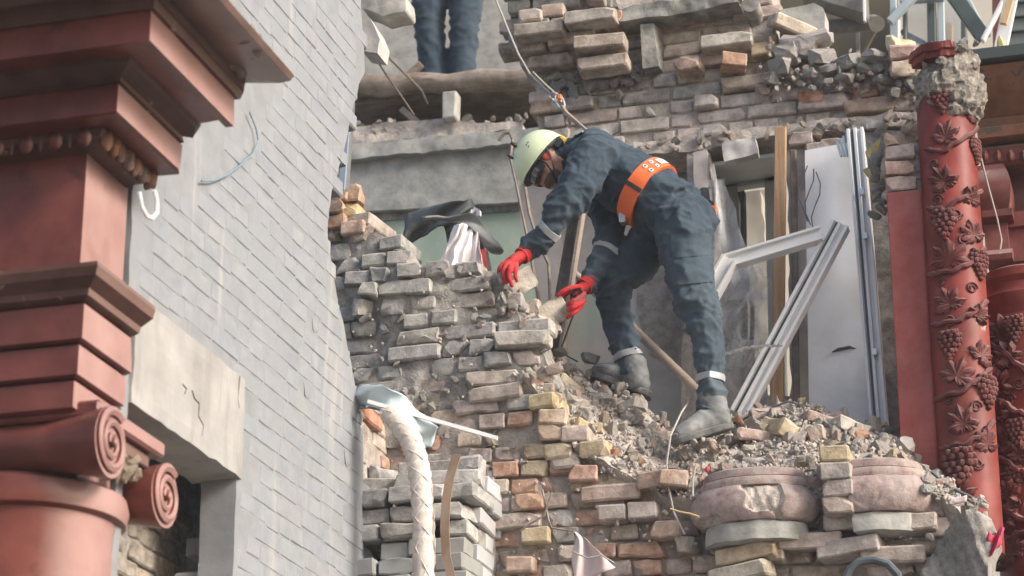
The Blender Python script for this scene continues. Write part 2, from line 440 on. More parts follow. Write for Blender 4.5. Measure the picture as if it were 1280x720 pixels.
def place(name, me, parent, loc, rot=None, color=None, scale=None):
    """a shared mesh as a part (or top-level when parent is None) at world loc"""
    o = bpy.data.objects.new(name, me); COL.objects.link(o)
    if parent: o.parent = parent; o.location = Vector(loc)-world_loc(parent)
    else: o.location = Vector(loc)
    if rot is not None: o.rotation_euler = rot.to_euler() if isinstance(rot, Matrix) else rot
    if color is not None: o.color = (*color, 1)
    if scale is not None: o.scale = scale
    return o
def inside(p, poly):
    x, y = p; r = False; j = len(poly)-1
    for i in range(len(poly)):
        xi, yi = poly[i]; xj, yj = poly[j]
        if (yi > y) != (yj > y) and x < (xj-xi)*(y-yi)/(yj-yi)+xi: r = not r
        j = i
    return r

# ------------------------------------------------------------------ shared brick and rock meshes
def brick_mesh(i, L, D, H, broken=0, rough=.003, chips=2, mat='brick'):
    """front face at y=0, body to y=D, centred in x and z; broken = share of the length that has been knocked off"""
    rs = random.Random(100+i*7+int(L*1000))
    bm = bmesh.new(); bmesh.ops.create_cube(bm, size=1)
    for v in bm.verts: v.co = Vector((v.co.x*L, (v.co.y+.5)*D, v.co.z*H))
    bmesh.ops.bevel(bm, geom=list(bm.edges), offset=.005+rs.random()*.004, segments=1, affect='EDGES')
    def cut(co, no):
        g = bmesh.ops.bisect_plane(bm, geom=list(bm.verts)+list(bm.edges)+list(bm.faces), plane_co=co, plane_no=no, clear_outer=True)
        es = [e for e in g['geom_cut'] if isinstance(e, bmesh.types.BMEdge)]
        if es: bmesh.ops.holes_fill(bm, edges=[e for e in bm.edges if e.is_boundary])
    if broken:
        for q in range(2):
            cut(Vector((L/2-broken*L*(.6+.6*rs.random()), D*rs.random(), 0)), Vector((1, rs.uniform(-.7, .7), rs.uniform(-.6, .6))).normalized())
    for q in range(chips):
        sx, sy, sz = rs.choice((-1, 1)), rs.choice((-1, -1, -1, 1)), rs.choice((-1, 1))
        c = Vector((sx*L/2, 0 if sy < 0 else D, sz*H/2)); no = Vector((sx*rs.uniform(.3, 1), sy*rs.uniform(.3, 1), sz*rs.uniform(.3, 1))).normalized()
        cut(c-no*rs.uniform(.006, .024), no)
    bmesh.ops.triangulate(bm, faces=list(bm.faces))
    for lim in ((.11, .055) if not broken else (.09, .045)):
        long_ = [e for e in bm.edges if e.calc_length() > lim]
        bmesh.ops.subdivide_edges(bm, edges=long_, cuts=1, use_grid_fill=False)
        bmesh.ops.triangulate(bm, faces=[f for f in bm.faces if len(f.verts) > 3])
    for v in bm.verts:
        g_ = rough*(2.2 if broken else 1.25)
        v.co += Vector((N3(v.co, 16, i), N3(v.co, 16, i+3), N3(v.co, 16, i+6)))*g_+Vector((N3(v.co, 45, i), N3(v.co, 45, i+3), N3(v.co, 45, i+6)))*g_*.8
    bmesh.ops.recalc_face_normals(bm, faces=bm.faces)
    me = bpy.data.meshes.new('brick'); bm.to_mesh(me); bm.free()
    for p in me.polygons: p.use_smooth = True
    me.set_sharp_from_angle(angle=radians(28))
    me.materials.append(MATS[mat]); return me
def rock_mesh(i, sx, sy, sz, mat='rock'):
    rs = random.Random(900+i); bm = bmesh.new()
    for k in range(26):
        p = Vector((rs.gauss(0, 1), rs.gauss(0, 1), rs.gauss(0, 1))).normalized()*.86
        p = Vector([max(-.60, min(.60, c)) for c in p])
        bm.verts.new((p.x*sx, p.y*sy, p.z*sz))
    h = bmesh.ops.convex_hull(bm, input=list(bm.verts))
    bmesh.ops.delete(bm, geom=[v for v in bm.verts if not v.link_faces], context='VERTS')
    bmesh.ops.triangulate(bm, faces=list(bm.faces))
    bmesh.ops.subdivide_edges(bm, edges=[e for e in bm.edges if e.calc_length() > .5*max(sx, sz)], cuts=1)
    for v in bm.verts: v.co += Vector((N3(v.co, 20, i), N3(v.co, 20, i+3), N3(v.co, 20, i+6)))*.16*min(sx, sy, sz)
    bmesh.ops.recalc_face_normals(bm, faces=bm.faces)
    me = bpy.data.meshes.new('rock'); bm.to_mesh(me); bm.free(); me.materials.append(MATS[mat]); return me
BL, BW, BH, PITCHZ = .248, .119, .066, .077
def brick_set(mat):
    return dict(full=[brick_mesh(i, BL, BW, BH, chips=1+i % 3, mat=mat) for i in range(9)],
                head=[brick_mesh(i+20, BW, BL, BH, chips=i % 3, mat=mat) for i in range(9)],
                fbroke=[brick_mesh(i+40, BL, BW, BH, .16, .005, 3, mat=mat) for i in range(8)],
                hbroke=[brick_mesh(i+60, BW, .16, BH, .14, .005, 3, mat=mat) for i in range(8)])
BS = brick_set('brick'); BSC = brick_set('brick_clean')
PB = dict(full=[brick_mesh(i+200, BL+.007, BW, BH+.007, rough=.0014, chips=0, mat='wall_paint_grey') for i in range(10)],
          head=[brick_mesh(i+220, BW+.007, BL, BH+.007, rough=.0014, chips=0, mat='wall_paint_grey') for i in range(8)],
          fbroke=[brick_mesh(i+240, BL, BW, BH, .25, .005, 2, mat='wall_paint_grey') for i in range(6)],
          hbroke=[brick_mesh(i+260, BW, .18, BH, .2, .005, 2, mat='wall_paint_grey') for i in range(6)])
ROCKS = [rock_mesh(i, rnd(.7, 1.2), rnd(.6, 1), rnd(.45, .8)) for i in range(16)]   # about 1 m: placed with a scale

PINK = (.41,.32,.285); PINK2 = (.37,.26,.225); GREYB = (.34,.335,.325); GREY2 = (.28,.275,.265)
YEL = (.46,.315,.14); ORG = (.46,.19,.085); BUFF = (.43,.34,.235); BROWN = (.27,.185,.135); RED = (.38,.14,.085); TAN = (.36,.27,.185)
def pick(pal):
    r = random.random()*sum(w_ for _, w_ in pal)
    for c, w_ in pal:
        r -= w_
        if r <= 0: break
    k = rnd(.78, 1.16)
    return tuple(min(.9, x*k*rnd(.96, 1.04)) for x in c)

class Frame:
    """a wall plane: run direction a, outward normal n"""
    def __init__(s, kind, val):
        s.kind, s.val = kind, val
        if kind == 'Y': s.a, s.n = Vector((1, 0, 0)), Vector((0, -1, 0))
        else: s.a, s.n = Vector((0, 1, 0)), Vector((1, 0, 0))
        s.m = Matrix((s.a, -s.n, Vector((0, 0, 1)))).transposed()
    def px(s, u, v):
        p = PY(u, v, s.val) if s.kind == 'Y' else PX(u, v, s.val)
        return (p.dot(s.a), p.z)
    def poly(s, pts): return [s.px(*q) for q in pts]
    def at(s, a, z, out=0.0):
        return s.a*a+Vector((0, 0, z))+(Vector((0, s.val, 0)) if s.kind == 'Y' else Vector((s.val, 0, 0)))+s.n*out

def rough_slab(*a, **k):
    m = _rough_slab(*a, **k); b0 = m.build
    m.build = lambda name, mat, parent=None, smooth=60, **kw: b0(name, mat, parent, smooth=smooth, **kw)
    return m
def _rough_slab(fr, poly, front, thick, cell=.03, amp=.008, holes=(), edge=.4, depth=None):
    """a wall core: cells inside the outline, uneven front, ragged rim, closed behind"""
    xs = [p[0] for p in poly]; zs = [p[1] for p in poly]; x0, z0 = min(xs), min(zs)
    nx, nz_ = int((max(xs)-x0)/cell)+2, int((max(zs)-z0)/cell)+2
    on = [[inside((x0+(i+.5)*cell, z0+(j+.5)*cell), poly) and not any(inside((x0+(i+.5)*cell, z0+(j+.5)*cell), h) for h in holes) for j in range(nz_)] for i in range(nx)]
    mb = MB(); idx = {}
    def isin(i, j): return 0 <= i < nx and 0 <= j < nz_ and on[i][j]
    outlines = [poly]+list(holes)
    def snap(a, z):
        best, bd = None, (cell*1.3)**2
        for pl_ in outlines:
            for (ax, az), (bx, bz) in zip(pl_, pl_[1:]+pl_[:1]):
                dx, dz_ = bx-ax, bz-az; L2 = dx*dx+dz_*dz_
                if L2 < 1e-9: continue
                t_ = max(0, min(1, ((a-ax)*dx+(z-az)*dz_)/L2)); qx, qz = ax+dx*t_, az+dz_*t_; d2 = (qx-a)**2+(qz-z)**2
                if d2 < bd: bd, best = d2, (qx, qz)
        return best or (a, z)
    def vert(i, j, back):
        k = (i, j, back)
        if k not in idx:
            a, z = x0+i*cell, z0+j*cell; p = Vector((a, z, fr.val))
            if not (isin(i, j) and isin(i-1, j) and isin(i, j-1) and isin(i-1, j-1)): a, z = snap(a, z)
            da, dz = N3(p, 9, 1)*cell*edge*1.6, N3(p, 9, 4)*cell*edge*1.6
            out = front+amp*(N3(p, 6, 2)+.7*N3(p, 19, 8)) if not back else front-thick
            if depth: out += depth(a, z)
            mb.v.append(fr.at(a+da, z+dz, out)); idx[k] = len(mb.v)-1
        return idx[k]
    for i in range(nx):
        for j in range(nz_):
            if not on[i][j]: continue
            mb.f.append((vert(i, j, 0), vert(i+1, j, 0), vert(i+1, j+1, 0), vert(i, j+1, 0)))
            for di, dj, e in ((-1, 0, ((i, j+1), (i, j))), (1, 0, ((i+1, j), (i+1, j+1))), (0, -1, ((i, j), (i+1, j))), (0, 1, ((i+1, j+1), (i, j+1)))):
                ii, jj = i+di, j+dj
                if not (0 <= ii < nx and 0 <= jj < nz_ and on[ii][jj]):
                    (a, b), (c, d) = e
                    mb.f.append((vert(a, b, 0), vert(a, b, 1), vert(c, d, 1), vert(c, d, 0)))
    return mb

def slab4(fr, pts, front, thick, n=(24, 8), amp=.006, edge=.006, sc=6):
    """four-cornered slab (tl, tr, br, bl) with slightly uneven face and edges"""
    q = fr.poly(pts)
    def fn(a, b):
        x = lerp(lerp(q[3][0], q[2][0], a), lerp(q[0][0], q[1][0], a), b); z = lerp(lerp(q[3][1], q[2][1], a), lerp(q[0][1], q[1][1], a), b)
        p = Vector((x, z, fr.val))
        return fr.at(x+edge*N3(p, sc*2, 3), z+edge*N3(p, sc*2, 7), front+amp*(N3(p, sc, 2)+.6*N3(p, sc*3, 5)))
    return MB().grid(fn, n[0], n[1], thick=-fr.n*thick)

def lay(root, fr, poly, pal, bs=None, jit=.012, tilt=1.2, miss=.03, broke=.15, holes=(), bond='mix', depth=None, z0=None, phase=0.0,
        edge_broke=True, limit=300, pitch=PITCHZ, headers=.35, out=0.0, stick=.0, sag=0.0, name='brick', hard=False):
    """courses of single bricks inside the outline (plane coordinates); returns them"""
    bs = bs or BS; xs = [p[0] for p in poly]; zs = [p[1] for p in poly]; res = []
    z = (z0 if z0 is not None else min(zs))+pitch/2; row = 0
    palf = pal if callable(pal) else (lambda a, z: pick(pal))
    while z < max(zs)+pitch/2:
        a = min(xs)-rnd(0, .25)+phase; hdr = (row % 2 == 0)
        while a < max(xs)+.13:
            if bond == 'english': h = hdr
            elif bond == 'stretch': h = False
            else: h = random.random() < (.75 if hdr else headers*.4)
            L = BW if h else BL; c = a+L/2; a += L+.011
            pts = [(c, z), (c-L*.42, z), (c+L*.42, z)]
            ins = [inside(p, poly) and not any(inside(p, q) for q in holes) for p in pts]
            if not ins[0] and sum(ins) < 2: continue
            if random.random() < miss: continue
            if hard and any(inside(p, q) for p in ((c-L*.5, z), (c+L*.5, z), (c, z+.02), (c, z-.02)) for q in holes): continue
            edge = not all(ins) or not (inside((c, z+pitch), poly))
            br = random.random() < (broke+(.45 if edge and edge_broke else 0))
            me = random.choice(bs['hbroke' if h else 'fbroke'] if br else bs['head' if h else 'full'])
            o_ = out+rnd(-jit, jit)+(depth(c, z) if depth else 0)
            if stick and random.random() < stick: o_ += rnd(.01, .05)
            rot = fr.m @ Euler((radians(rnd(-tilt, tilt)), radians(rnd(-tilt, tilt)*.7), radians(rnd(-tilt, tilt)*1.6)+(pi if False else 0))).to_matrix()
            p = fr.at(c+rnd(-.003, .003), z+rnd(-.003, .003)+sag*N3((c, z, 0), 1.3), o_)
            sc = (-1 if random.random() < .5 else 1, 1, -1 if random.random() < .5 else 1)
            res.append((p, me, rot, palf(c, z), sc, L if not br else L*.8))
        z += pitch; row += 1
    if len(res) > limit: res = random.sample(res, limit)
    return [place(name, me, root, p, rot, c, sc) for p, me, rot, c, sc, _ in res]

# stones: larger ones are things, the small remainder is collected into one heap of stuff
CRUMBS = MB(); CRS = random.Random(31)
def stone(p, s_, c, label, group, least):
    if s_ >= least:
        o = place('rubble_stone', random.choice(ROCKS), None, p, Euler((rnd(0, 6), rnd(0, 6), rnd(0, 6))), c, (s_*1.25, s_, s_*.9)); return tag(o, label, 'stone', group)
    m = CRS.choice(ROCKS); e = Euler((CRS.uniform(0, 6), CRS.uniform(0, 6), 0)).to_matrix()
    CRUMBS.add([Vector(p)+e @ (v.co*s_) for v in m.vertices], [tuple(q.vertices) for q in m.polygons])
# ================================================================== ground
g = MB().grid(lambda a, b: Vector((-60+120*a, -60+120*b, 0)), 8, 8).build('ground', 'asphalt'); structure(g)

# ================================================================== left cross wall, grey painted brick
XW = -3.45
FW = Frame('X', XW)
edge = [(447,-40),(452,30),(456,85),(441,135),(430,185),(414,240),(408,285),(414,335),(424,385),(438,445),(446,500),(454,560),(452,640),(458,740)]
wall_poly = FW.poly([(60,-330),(447,-330)]+edge+[(120,760)])
wall_poly = [(max(a, 7.2), z) for a, z in wall_poly]
lint = FW.poly([(170,372),(302,474),(294,596),(165,508)])
door = FW.poly([(120,480),(294,596),(295,780),(120,780)])
hidden = FW.poly([(60,-60),(262,-60),(345,100),(300,165),(212,218),(160,235),(158,380),(60,480)])
wl = thing('brick_wall', FW.at(8.3, 0, -.12), 'grey whitewashed brick cross wall with broken toothed edge beside the red column', 'wall')
lint_full = [(lint[0][0]-.35, lint[0][1]), (lint[1][0], lint[0][1]), (lint[1][0], lint[3][1]), (lint[0][0]-.35, lint[3][1])]
za, zb = (lint[0][1]+lint[1][1])/2, (lint[2][1]+lint[3][1])/2
ya, yb = 7.25, lint[1][0]
lrect = [(ya, za), (yb, za), (yb, zb), (ya, zb)]
drect = [(ya, zb), (FW.px(294,640)[0], zb), (FW.px(294,640)[0], 0), (ya, 0)]
core = rough_slab(FW, wall_poly, .0015, .14, .035, .0035, holes=(lrect, drect), edge=.25).build('mortar_core', 'wall_paint_grey', wl)
core.color = (.225,.235,.25,1)
WG = lambda a, z: tuple(x*rnd(.985, 1.015) for x in random.choice(((.235,.252,.277),(.240,.256,.279),(.230,.248,.275),(.245,.258,.278))))
lay(wl, FW, wall_poly, WG, PB, jit=.0008, tilt=.10, miss=0, broke=.03, holes=(lrect, drect, hidden, FW.poly([(40,-420),(620,-420),(620,-22),(40,-22)])), bond='mix', headers=.25, edge_broke=True, limit=420, hard=True, z0=2.0, out=.004, sag=.03)
lm = MB(); n = 16
lm.grid(lambda a, b: FW.at(lerp(ya, yb, a), lerp(zb, za, b)+(.012*N3((a*9, 0, 0), 1.7) if b in (0, 1) else 0), .016+.006*N3((a*4, b*4, 2), 1)), n, 8, thick=lambda a, b: Vector((-.2, 0, 0)))
lint_o = lm.build('lintel', 'lintel_stone', wl, label='pale cracked lintel slab over the blocked opening')
ck = MB()
for pts in ([(240,488),(243,498),(249,504),(248,520),(254,532),(252,545)], [(228,480),(233,486),(231,492)], [(300,470),(297,500),(299,510)]):
    ck.tube([PX(u, v, XW+.017) for u, v in pts], .0028, 4)
ck.build('crack', 'wire_black', lint_o)
jy0 = drect[1][0]
inf = Frame('X', XW-.34)
ipoly = [(6.95, 2.4), (jy0+.5, 2.4), (jy0+.5, zb+.45), (6.95, zb+.45)]
rough_slab(inf, ipoly, -.012, .2, .04, .01).build('infill_mortar', 'mortar_grey', wl)
lay(wl, inf, [(7.3, 2.9), (jy0+.4, 2.9), (jy0+.4, zb), (7.3, zb)], [((.26,.18,.09), 2), ((.14,.10,.075), 3), ((.25,.12,.06), 1), ((.18,.135,.09), 2)], BS, jit=.008, miss=.02, z0=2.4)
# bare brick stretch of the same wall, below and beyond the paint
FB = Frame('X', XW-.035)
bare = [(452,512),(470,508),(500,520),(520,545),(536,600),(545,760),(440,760),(445,600)]
bpoly = FB.poly(bare)
wb = thing('brick_wall', FB.at(9.7, 0, -.12), 'bare pinkish brick wall stub behind the white braided sleeve', 'wall')
rough_slab(FB, bpoly, -.010, .25, .03, .012).build('mortar_core', 'mortar', wb)
lay(wb, FB, bpoly, [(PINK, 5), (PINK2, 2), (BUFF, 2), (ORG, .5)], BS, jit=.012, tilt=1.5, miss=.03, broke=.25, z0=2.0, headers=.5)
ob = place('brick', BSC['full'][2], wb, FB.at(FB.px(462,522)[0], FB.px(462,522)[1], .02), FB.m, (.52,.20,.10))

# wires on the wall
bw = MB().tube([PX(u, v, XW+.02) for u, v in ((312,140),(320,160),(323,175),(318,190),(300,207),(284,219),(268,226),(252,226))], .0035, 6).build('blue_wire', 'wire_blue', smooth=True)
tag(bw, 'thin blue wire dangling from the cornice across the grey wall', 'wire')
ww = MB().tube([PX(u, v, XW+.2) for u, v in ((174,240),(177,258),(183,270),(190,273),(196,266),(196,250),(193,238))], .0075, 8).build('cable_loop', 'wire_white', smooth=True)
tag(ww, 'white cable loop hanging under the broken red cornice', 'cable')

# ================================================================== red column with broken entablature
XR, YF = -3.45, 6.84
def corner(u, v):
    d = ray(u, v); s = (XR+YF)/(d.x+d.y); p = CAM+d*s
    return (p.x-XR, p.z)
YB = 7.16
def return_out(u, v, y=YB):
    p = PY(u, v, y); return (p.x-XR, p.z)
XL = -5.4
ent = thing('column', (-3.74, 7.12, 0), 'blurred dull red ionic column under a heavy broken entablature', 'column')
def band(name, prof, mat, jag=.03, bevel=.0, smooth=False, yb=YB, seed=0):
    """profile [(out, z)] swept along the front, round the corner and back to a ragged end"""
    n = len(prof); mb = MB(); rs = random.Random(seed)
    rows = []
    zc = sum(z for _, z in prof)/n
    pr = prof+[(-.25, prof[-1][1]), (-.25, prof[0][1])]
    K = 6; m = len(pr)
    ends = [yb+rs.uniform(-jag, jag) for _ in pr]
    vs = []
    for (o, z), e in zip(pr, ends):
        row = [Vector((XL+(XR+o-XL)*k/K, YF-o, z)) for k in range(K)]+[Vector((XR+o, YF-o+(e-YF+o)*k/K, z)) for k in range(K+1)]
        vs.append(row)
    w_ = len(vs[0]); flat = [p for r_ in vs for p in r_]
    fs = []
    for i in range(m):
        j = (i+1) % m
        for k in range(w_-1): fs.append((i*w_+k, i*w_+k+1, j*w_+k+1, j*w_+k))
    fs.append(tuple(i*w_+w_-1 for i in range(m))); fs.append(tuple(i*w_ for i in reversed(range(m))))
    mb.add(flat, fs)
    return mb.build(name, mat, ent, smooth=smooth, bevel=bevel)
C = corner
# three fasciae of the architrave, each a step further out
zA = [C(107,500)[1], C(108,462)[1], C(110,420)[1], C(112,372)[1]]
for i, o in enumerate((.012, .030, .048)):
    band('fascia', [(o-.02, zA[i]+.006), (o, zA[i]+.012), (o, zA[i+1]-.004), (o-.015, zA[i+1])], 'paint_terracotta', .01, seed=i)
zm0, zm1 = zA[3], C(106,340)[1]
h = zm1-zm0
band('taenia_moulding', [(.03, zm0), (.07, zm0+h*.15), (.075, zm0+h*.35), (.115, zm0+h*.6), (.125, zm0+h*.85), (.12, zm1), (.0, zm1+.012)], 'paint_terracotta_dark', .012, smooth=30, seed=5)
zf1 = C(104,196)[1]
band('frieze', [(0, zm1+.0), (0, zf1)], 'paint_terracotta', .004, seed=6)
ze1 = C(136,152)[1]
oe = C(136,152)[0]
band('ovolo', [(.0, zf1-.004), (.05, zf1+.01), (.085, zf1+(ze1-zf1)*.4), (.10, ze1), (.09, ze1+.01)], 'paint_terracotta_dark', .03, smooth=30, seed=7)
zeg = (zf1+ze1)/2+.004
for k in range(11):                                        # eggs and darts, on the front and round on the return
    x = XR+.03-k*.105
    MB().ball((x, YF-.088, zeg), (.026, .022, .040), 10, 8).build('egg_ornament', 'paint_terracotta', ent, smooth=True)
    MB().lathe([(.003, zeg-.038), (.010, zeg+.0), (.012, zeg+.035)], (x-.0525, YF-.086, 0), 6).build('dart_ornament', 'paint_terracotta_dark', ent)
for k in range(7):
    y = YF-.05+k*.058
    MB().ball((XR+.088, y, zeg), (.026, .019, .046), 10, 8).rough(.010, 24, k).build('egg_ornament', 'paint_burnt', ent, smooth=True)
    MB().ball((XR+.090, y+.029, zeg+.006), (.018, .009, .040), 8, 6).rough(.008, 24, k).build('dart_ornament', 'paint_terracotta_dark', ent, smooth=True)
o2, zb2 = C(146,139)[0], C(146,139)[1]; zt2 = C(147,106)[1]
band('bed_fascia', [(.10, ze1+.004), (o2-.012, zb2-.004), (o2, zb2), (o2, zt2)], 'paint_terracotta', .02, seed=8)
o3, z3 = C(163,64)
band('bed_moulding', [(o2-.02, zt2), (o2+.012, zt2+.004), (o2+.012, zt2+.02), (o2+.03, zt2+.03), (o2+.06, lerp(zt2, z3, .6)), (o3, z3-.01), (o3-.01, z3)], 'paint_terracotta_dark', .03, smooth=30, seed=9)
o4, z4 = C(187,50); z5 = C(188,14)[1]
band('corona', [(o3-.06, z3+.002), (o3-.02, z3+.03), (o3-.02, z4+.02), (o4-.03, z4+.02), (o4-.03, z4), (o4, z4), (o4, z5)], 'paint_terracotta', .02, seed=10, yb=YB-.02)
oT, zT = return_out(367,100); oS, zS = return_out(325,132)
band('corona_fillet', [(o4-.04, z5), (o4+.015, z5), (o4+.02, z5+.03), (o4+.03, z5+.035), (o4+.032, z5+.06), (o4-.04, z5+.06)], 'paint_terracotta_dark', .02, seed=11)
h = zT-z5-.06
band('cyma', [(o4-.05, z5+.06), (o4+.035, z5+.062), *[(lerp(o4+.035, oT, fa), z5+.06+h*fb) for fa, fb in ((.10,.06),(.16,.18),(.22,.34),(.32,.50),(.48,.62),(.66,.70),(.82,.78),(.93,.88))], (oT, zT+.02), (.0, zT+.02)], 'paint_brown', .03, smooth=30, seed=12)
for k in range(7):
    p = PY(292+k*7+rnd(-6, 6), 28+k*5+rnd(-10, 8), YB-.2-rnd(0, .2)); p.z = zT+.03
# shaft, necking, capital
YC, XC, RS = 7.15, -3.73, .285
zr0, zr1 = PY(150,640,YC-.1).z, PY(150,602,YC-.1).z
MB().lathe([(RS*1.04, 1.0), (RS*1.02, 2.2), (RS, zr0-.02), (RS+.004, zr0)], (XC, YC, 0), 48).build('shaft', 'paint_terracotta', ent, smooth=40)
MB().lathe([(RS, zr0-.002), (RS+.03, zr0+.01), (RS+.04, (zr0+zr1)/2), (RS+.03, zr1-.01), (RS+.01, zr1), (RS-.02, zr1+.02), (RS-.02, zr1+.12)], (XC, YC, 0), 48).build('necking_ring', 'paint_terracotta', ent, smooth=40)
def volute(name, u, v, r, xe, seed, x0):
    p = PX(u, v, xe); n = 10; rs = random.Random(seed)
    prof = [(xe, r), (xe-.03, r*.98), (xe-.10, r*.84), (xe-.22, r*.70), (x0, r*.66)]
    mb = MB(); seg = 28; vs = []
    for x, rr in prof:
        for k in range(seg): a = 2*pi*k/seg; vs.append(Vector((x, p.y+rr*cos(a), p.z+rr*sin(a))))
    fs = [(i*seg+k, i*seg+(k+1) % seg, (i+1)*seg+(k+1) % seg, (i+1)*seg+k) for i in range(len(prof)-1) for k in range(seg)]
    fs += [tuple(range(seg-1, -1, -1)), tuple((len(prof)-1)*seg+k for k in range(seg))]
    mb.add(vs, fs); o = mb.build(name, 'paint_terracotta', ent, smooth=40)
    sp = MB(); pts = []
    for k in range(56):
        a = k/56*2*pi*2.4; rr = r*(.93-.80*k/56); pts.append(Vector((xe+.004, p.y+rr*cos(a+1), p.z+rr*sin(a+1))))
    sp.tube(pts, [.017*(1-.5*k/56) for k in range(56)], 6); sp.build('volute_spiral', 'paint_terracotta', o, smooth=True)
    MB().ball((xe+.006, p.y, p.z), (.02, r*.16, r*.16)).build('volute_eye', 'paint_terracotta', o, smooth=True)
    return o
volute('volute', 138, 553, .115, -3.345, 1, -4.6)
volute('volute', 206, 620, .108, -3.345, 2, -3.75)
pa, pb = PX(128,500,-3.36), PX(128,522,-3.36)
MB().prism([(-4.6, 6.86, pa.z), (-3.36, 6.86, pa.z), (-3.36, 6.86, pb.z), (-4.6, 6.86, pb.z)], (0, .52, 0)).build('abacus', 'paint_terracotta', ent, bevel=.01)
MB().prism([(-4.6, 6.90, pb.z), (-3.39, 6.90, pb.z), (-3.39, 6.90, pb.z-.05), (-4.6, 6.90, pb.z-.05)], (0, .42, 0)).build('abacus_fillet', 'paint_terracotta_dark', ent, bevel=.006)
MB().box((-3.74, 7.15, pb.z-.09), (.50, .34, .16)).rough(.03, 9).build('capital_core', 'aggregate', ent)
for k in range(9):
    q = PX(150+rnd(-14, 20), 585+rnd(-12, 10), -3.40)
    place('broken_edge', ROCKS[k % 16], ent, q, Euler((rnd(0, 6), rnd(0, 6), 0)), (.36,.27,.17), (.045, .05, .04))
# bits lying on top of the cornice
for k in range(8):
    o = place('debris', ROCKS[k], None, Vector((XR+oT-rnd(.03, .16), YB-rnd(.06, .38), zT+.035)), Euler((rnd(0, 6), rnd(0, 6), rnd(0, 6))), (.40,.34,.22), (rnd(.03, .07),)*3)
    tag(o, 'small crumb of debris lying on top of the red cornice', 'debris', 'crumbs on the red cornice')
# ================================================================== things behind: room, upper floor, far facade
def quad(fr, pts, front, thick, mat, name, parent=None, cell=.08, amp=.006, edge=.2):
    return slab4(fr, pts, front, thick, (40, 30), amp).build(name, mat, parent, smooth='all')
def bar_px(name, mat, a, b, y, wpx, th=.05, parent=None, y2=None, bevel=.004):
    pa, pb = PY(a[0], a[1], y), PY(b[0], b[1], y if y2 is None else y2)
    return MB().bar(pa, pb, wpx/284*(y/10.5), th).build(name, mat, parent, bevel=bevel)

ff = MB().box((1.5, 19.2, 6.5), (17, .4, 15)).build('far_house', 'pale_facade'); tag(ff, 'pale beige house front seen through the gaps behind the ruin', 'house')

# --- room behind the worker
FR2 = Frame('Y', 12.25)
gw = quad(FR2, [(240,225),(730,225),(730,560),(240,560)], 0, .15, 'plaster_green', 'room_wall'); tag(gw, 'pale green plastered room wall under the concrete beam', 'wall')
FR3 = Frame('Y', 11.4)
pw = quad(FR3, [(688,150),(905,150),(905,600),(688,600)], 0, .15, 'plaster_patchy', 'room_wall', amp=.012, cell=.05); tag(pw, 'dusty pinkish plaster room wall behind the working man\'s legs', 'wall')
rough_slab(FR3, FR3.poly([(795,345),(815,330),(842,338),(862,372),(868,430),(860,470),(835,455),(812,440),(800,400)]), .012, .05, .018, .026).build('hacked_patch', 'rubble', pw, label='patch where the plaster has been hacked off')
jb = rough_slab(Frame('Y', 11.25), Frame('Y', 11.25).poly([(652,215),(706,205),(706,250),(700,300),(702,470),(672,470),(668,330),(648,270)]), 0, .2, .025, .012).build('door_jamb_stub', 'plaster_pink'); tag(jb, 'narrow broken plaster pier with pale cut edges beside the leaning dark plank', 'pier')
# --- concrete beam with ledge and the floor above it
bm_ = thing('concrete_beam', PY(550,262,12.2), 'long grey concrete beam carrying the rubble strewn upper floor', 'beam')
FBm = Frame('Y', 12.2)
slab4(FBm, [(295,214),(720,166),(720,248),(295,274)], 0, .5, (40, 8), .004, .004).build('beam_face', 'concrete', bm_, smooth=40)
slab4(FBm, [(295,197),(720,160),(720,176),(295,218)], .05, .3, (60, 4), .012, .012, 9).build('ledge', 'concrete', bm_, smooth=40)
a, b = PY(395,272,12.2), PY(720,255,12.2)
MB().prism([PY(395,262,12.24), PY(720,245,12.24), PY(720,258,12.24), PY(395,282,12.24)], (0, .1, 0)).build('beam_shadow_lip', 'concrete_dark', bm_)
zfl = PY(560,92,12.3).z
up = thing('upper_floor', PY(560,150,12.7), 'torn open upper floor with a rotten joist and dark void above the beam', 'floor')
jp = [PY(400+20*k, 112-1.05*k+2*sin(k*1.7), 12.25) for k in range(18)]
MB().tube(jp, [(.062+.007*sin(k*2.1), .062) for k in range(18)], 10).rough(.014, 9).build('joist', 'wood_joist', up, smooth=True)
MB().box(Vector((jp[8].x, 12.75, zfl-.10)), (2.6, .9, .05)).build('floor_boards', 'wood_joist', up)
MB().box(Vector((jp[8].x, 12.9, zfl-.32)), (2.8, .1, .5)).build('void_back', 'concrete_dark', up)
pp = PY(564,134,12.2)
MB().box(pp, (.085, .09, .17)).rough(.01, 12).build('prop_block', 'concrete', up, bevel=.008)
for k in range(60):
    u_ = rnd(440, 660); p = PY(u_, 171-.06*(u_-440)-abs(random.gauss(0, 9)), 12.22+rnd(0, .18)); s_ = rnd(.014, .05)
    stone(p, s_, random.choice(((.36,.34,.31),(.28,.27,.25),(.40,.36,.32))), 'small grey stone lying on the ledge of the concrete beam', 'stones on the beam ledge', .036)
rough_slab(FBm, FBm.poly([(425,180),(655,160),(650,150),(600,152),(540,146),(470,152),(430,160)]), -.02, .25, .025, .02).build('mortar_heap', 'rubble', up)
bw_ = quad(Frame('Y', 13.7), [(200,-160),(720,-160),(720,130),(200,130)], 0, .15, 'concrete', 'room_wall'); tag(bw_, 'bare grey wall of the upper room behind the standing figure', 'wall')
o = bar_px('timber', 'wood_joist', (489,115), (527,80), 12.25, 9, .04); tag(o, 'short splintered timber resting on the rotten joist', 'timber')
o = bar_px('timber', 'wood_dark', (502,137), (526,157), 12.3, 9, .04); tag(o, 'dark stub of timber in the void under the joist', 'timber')
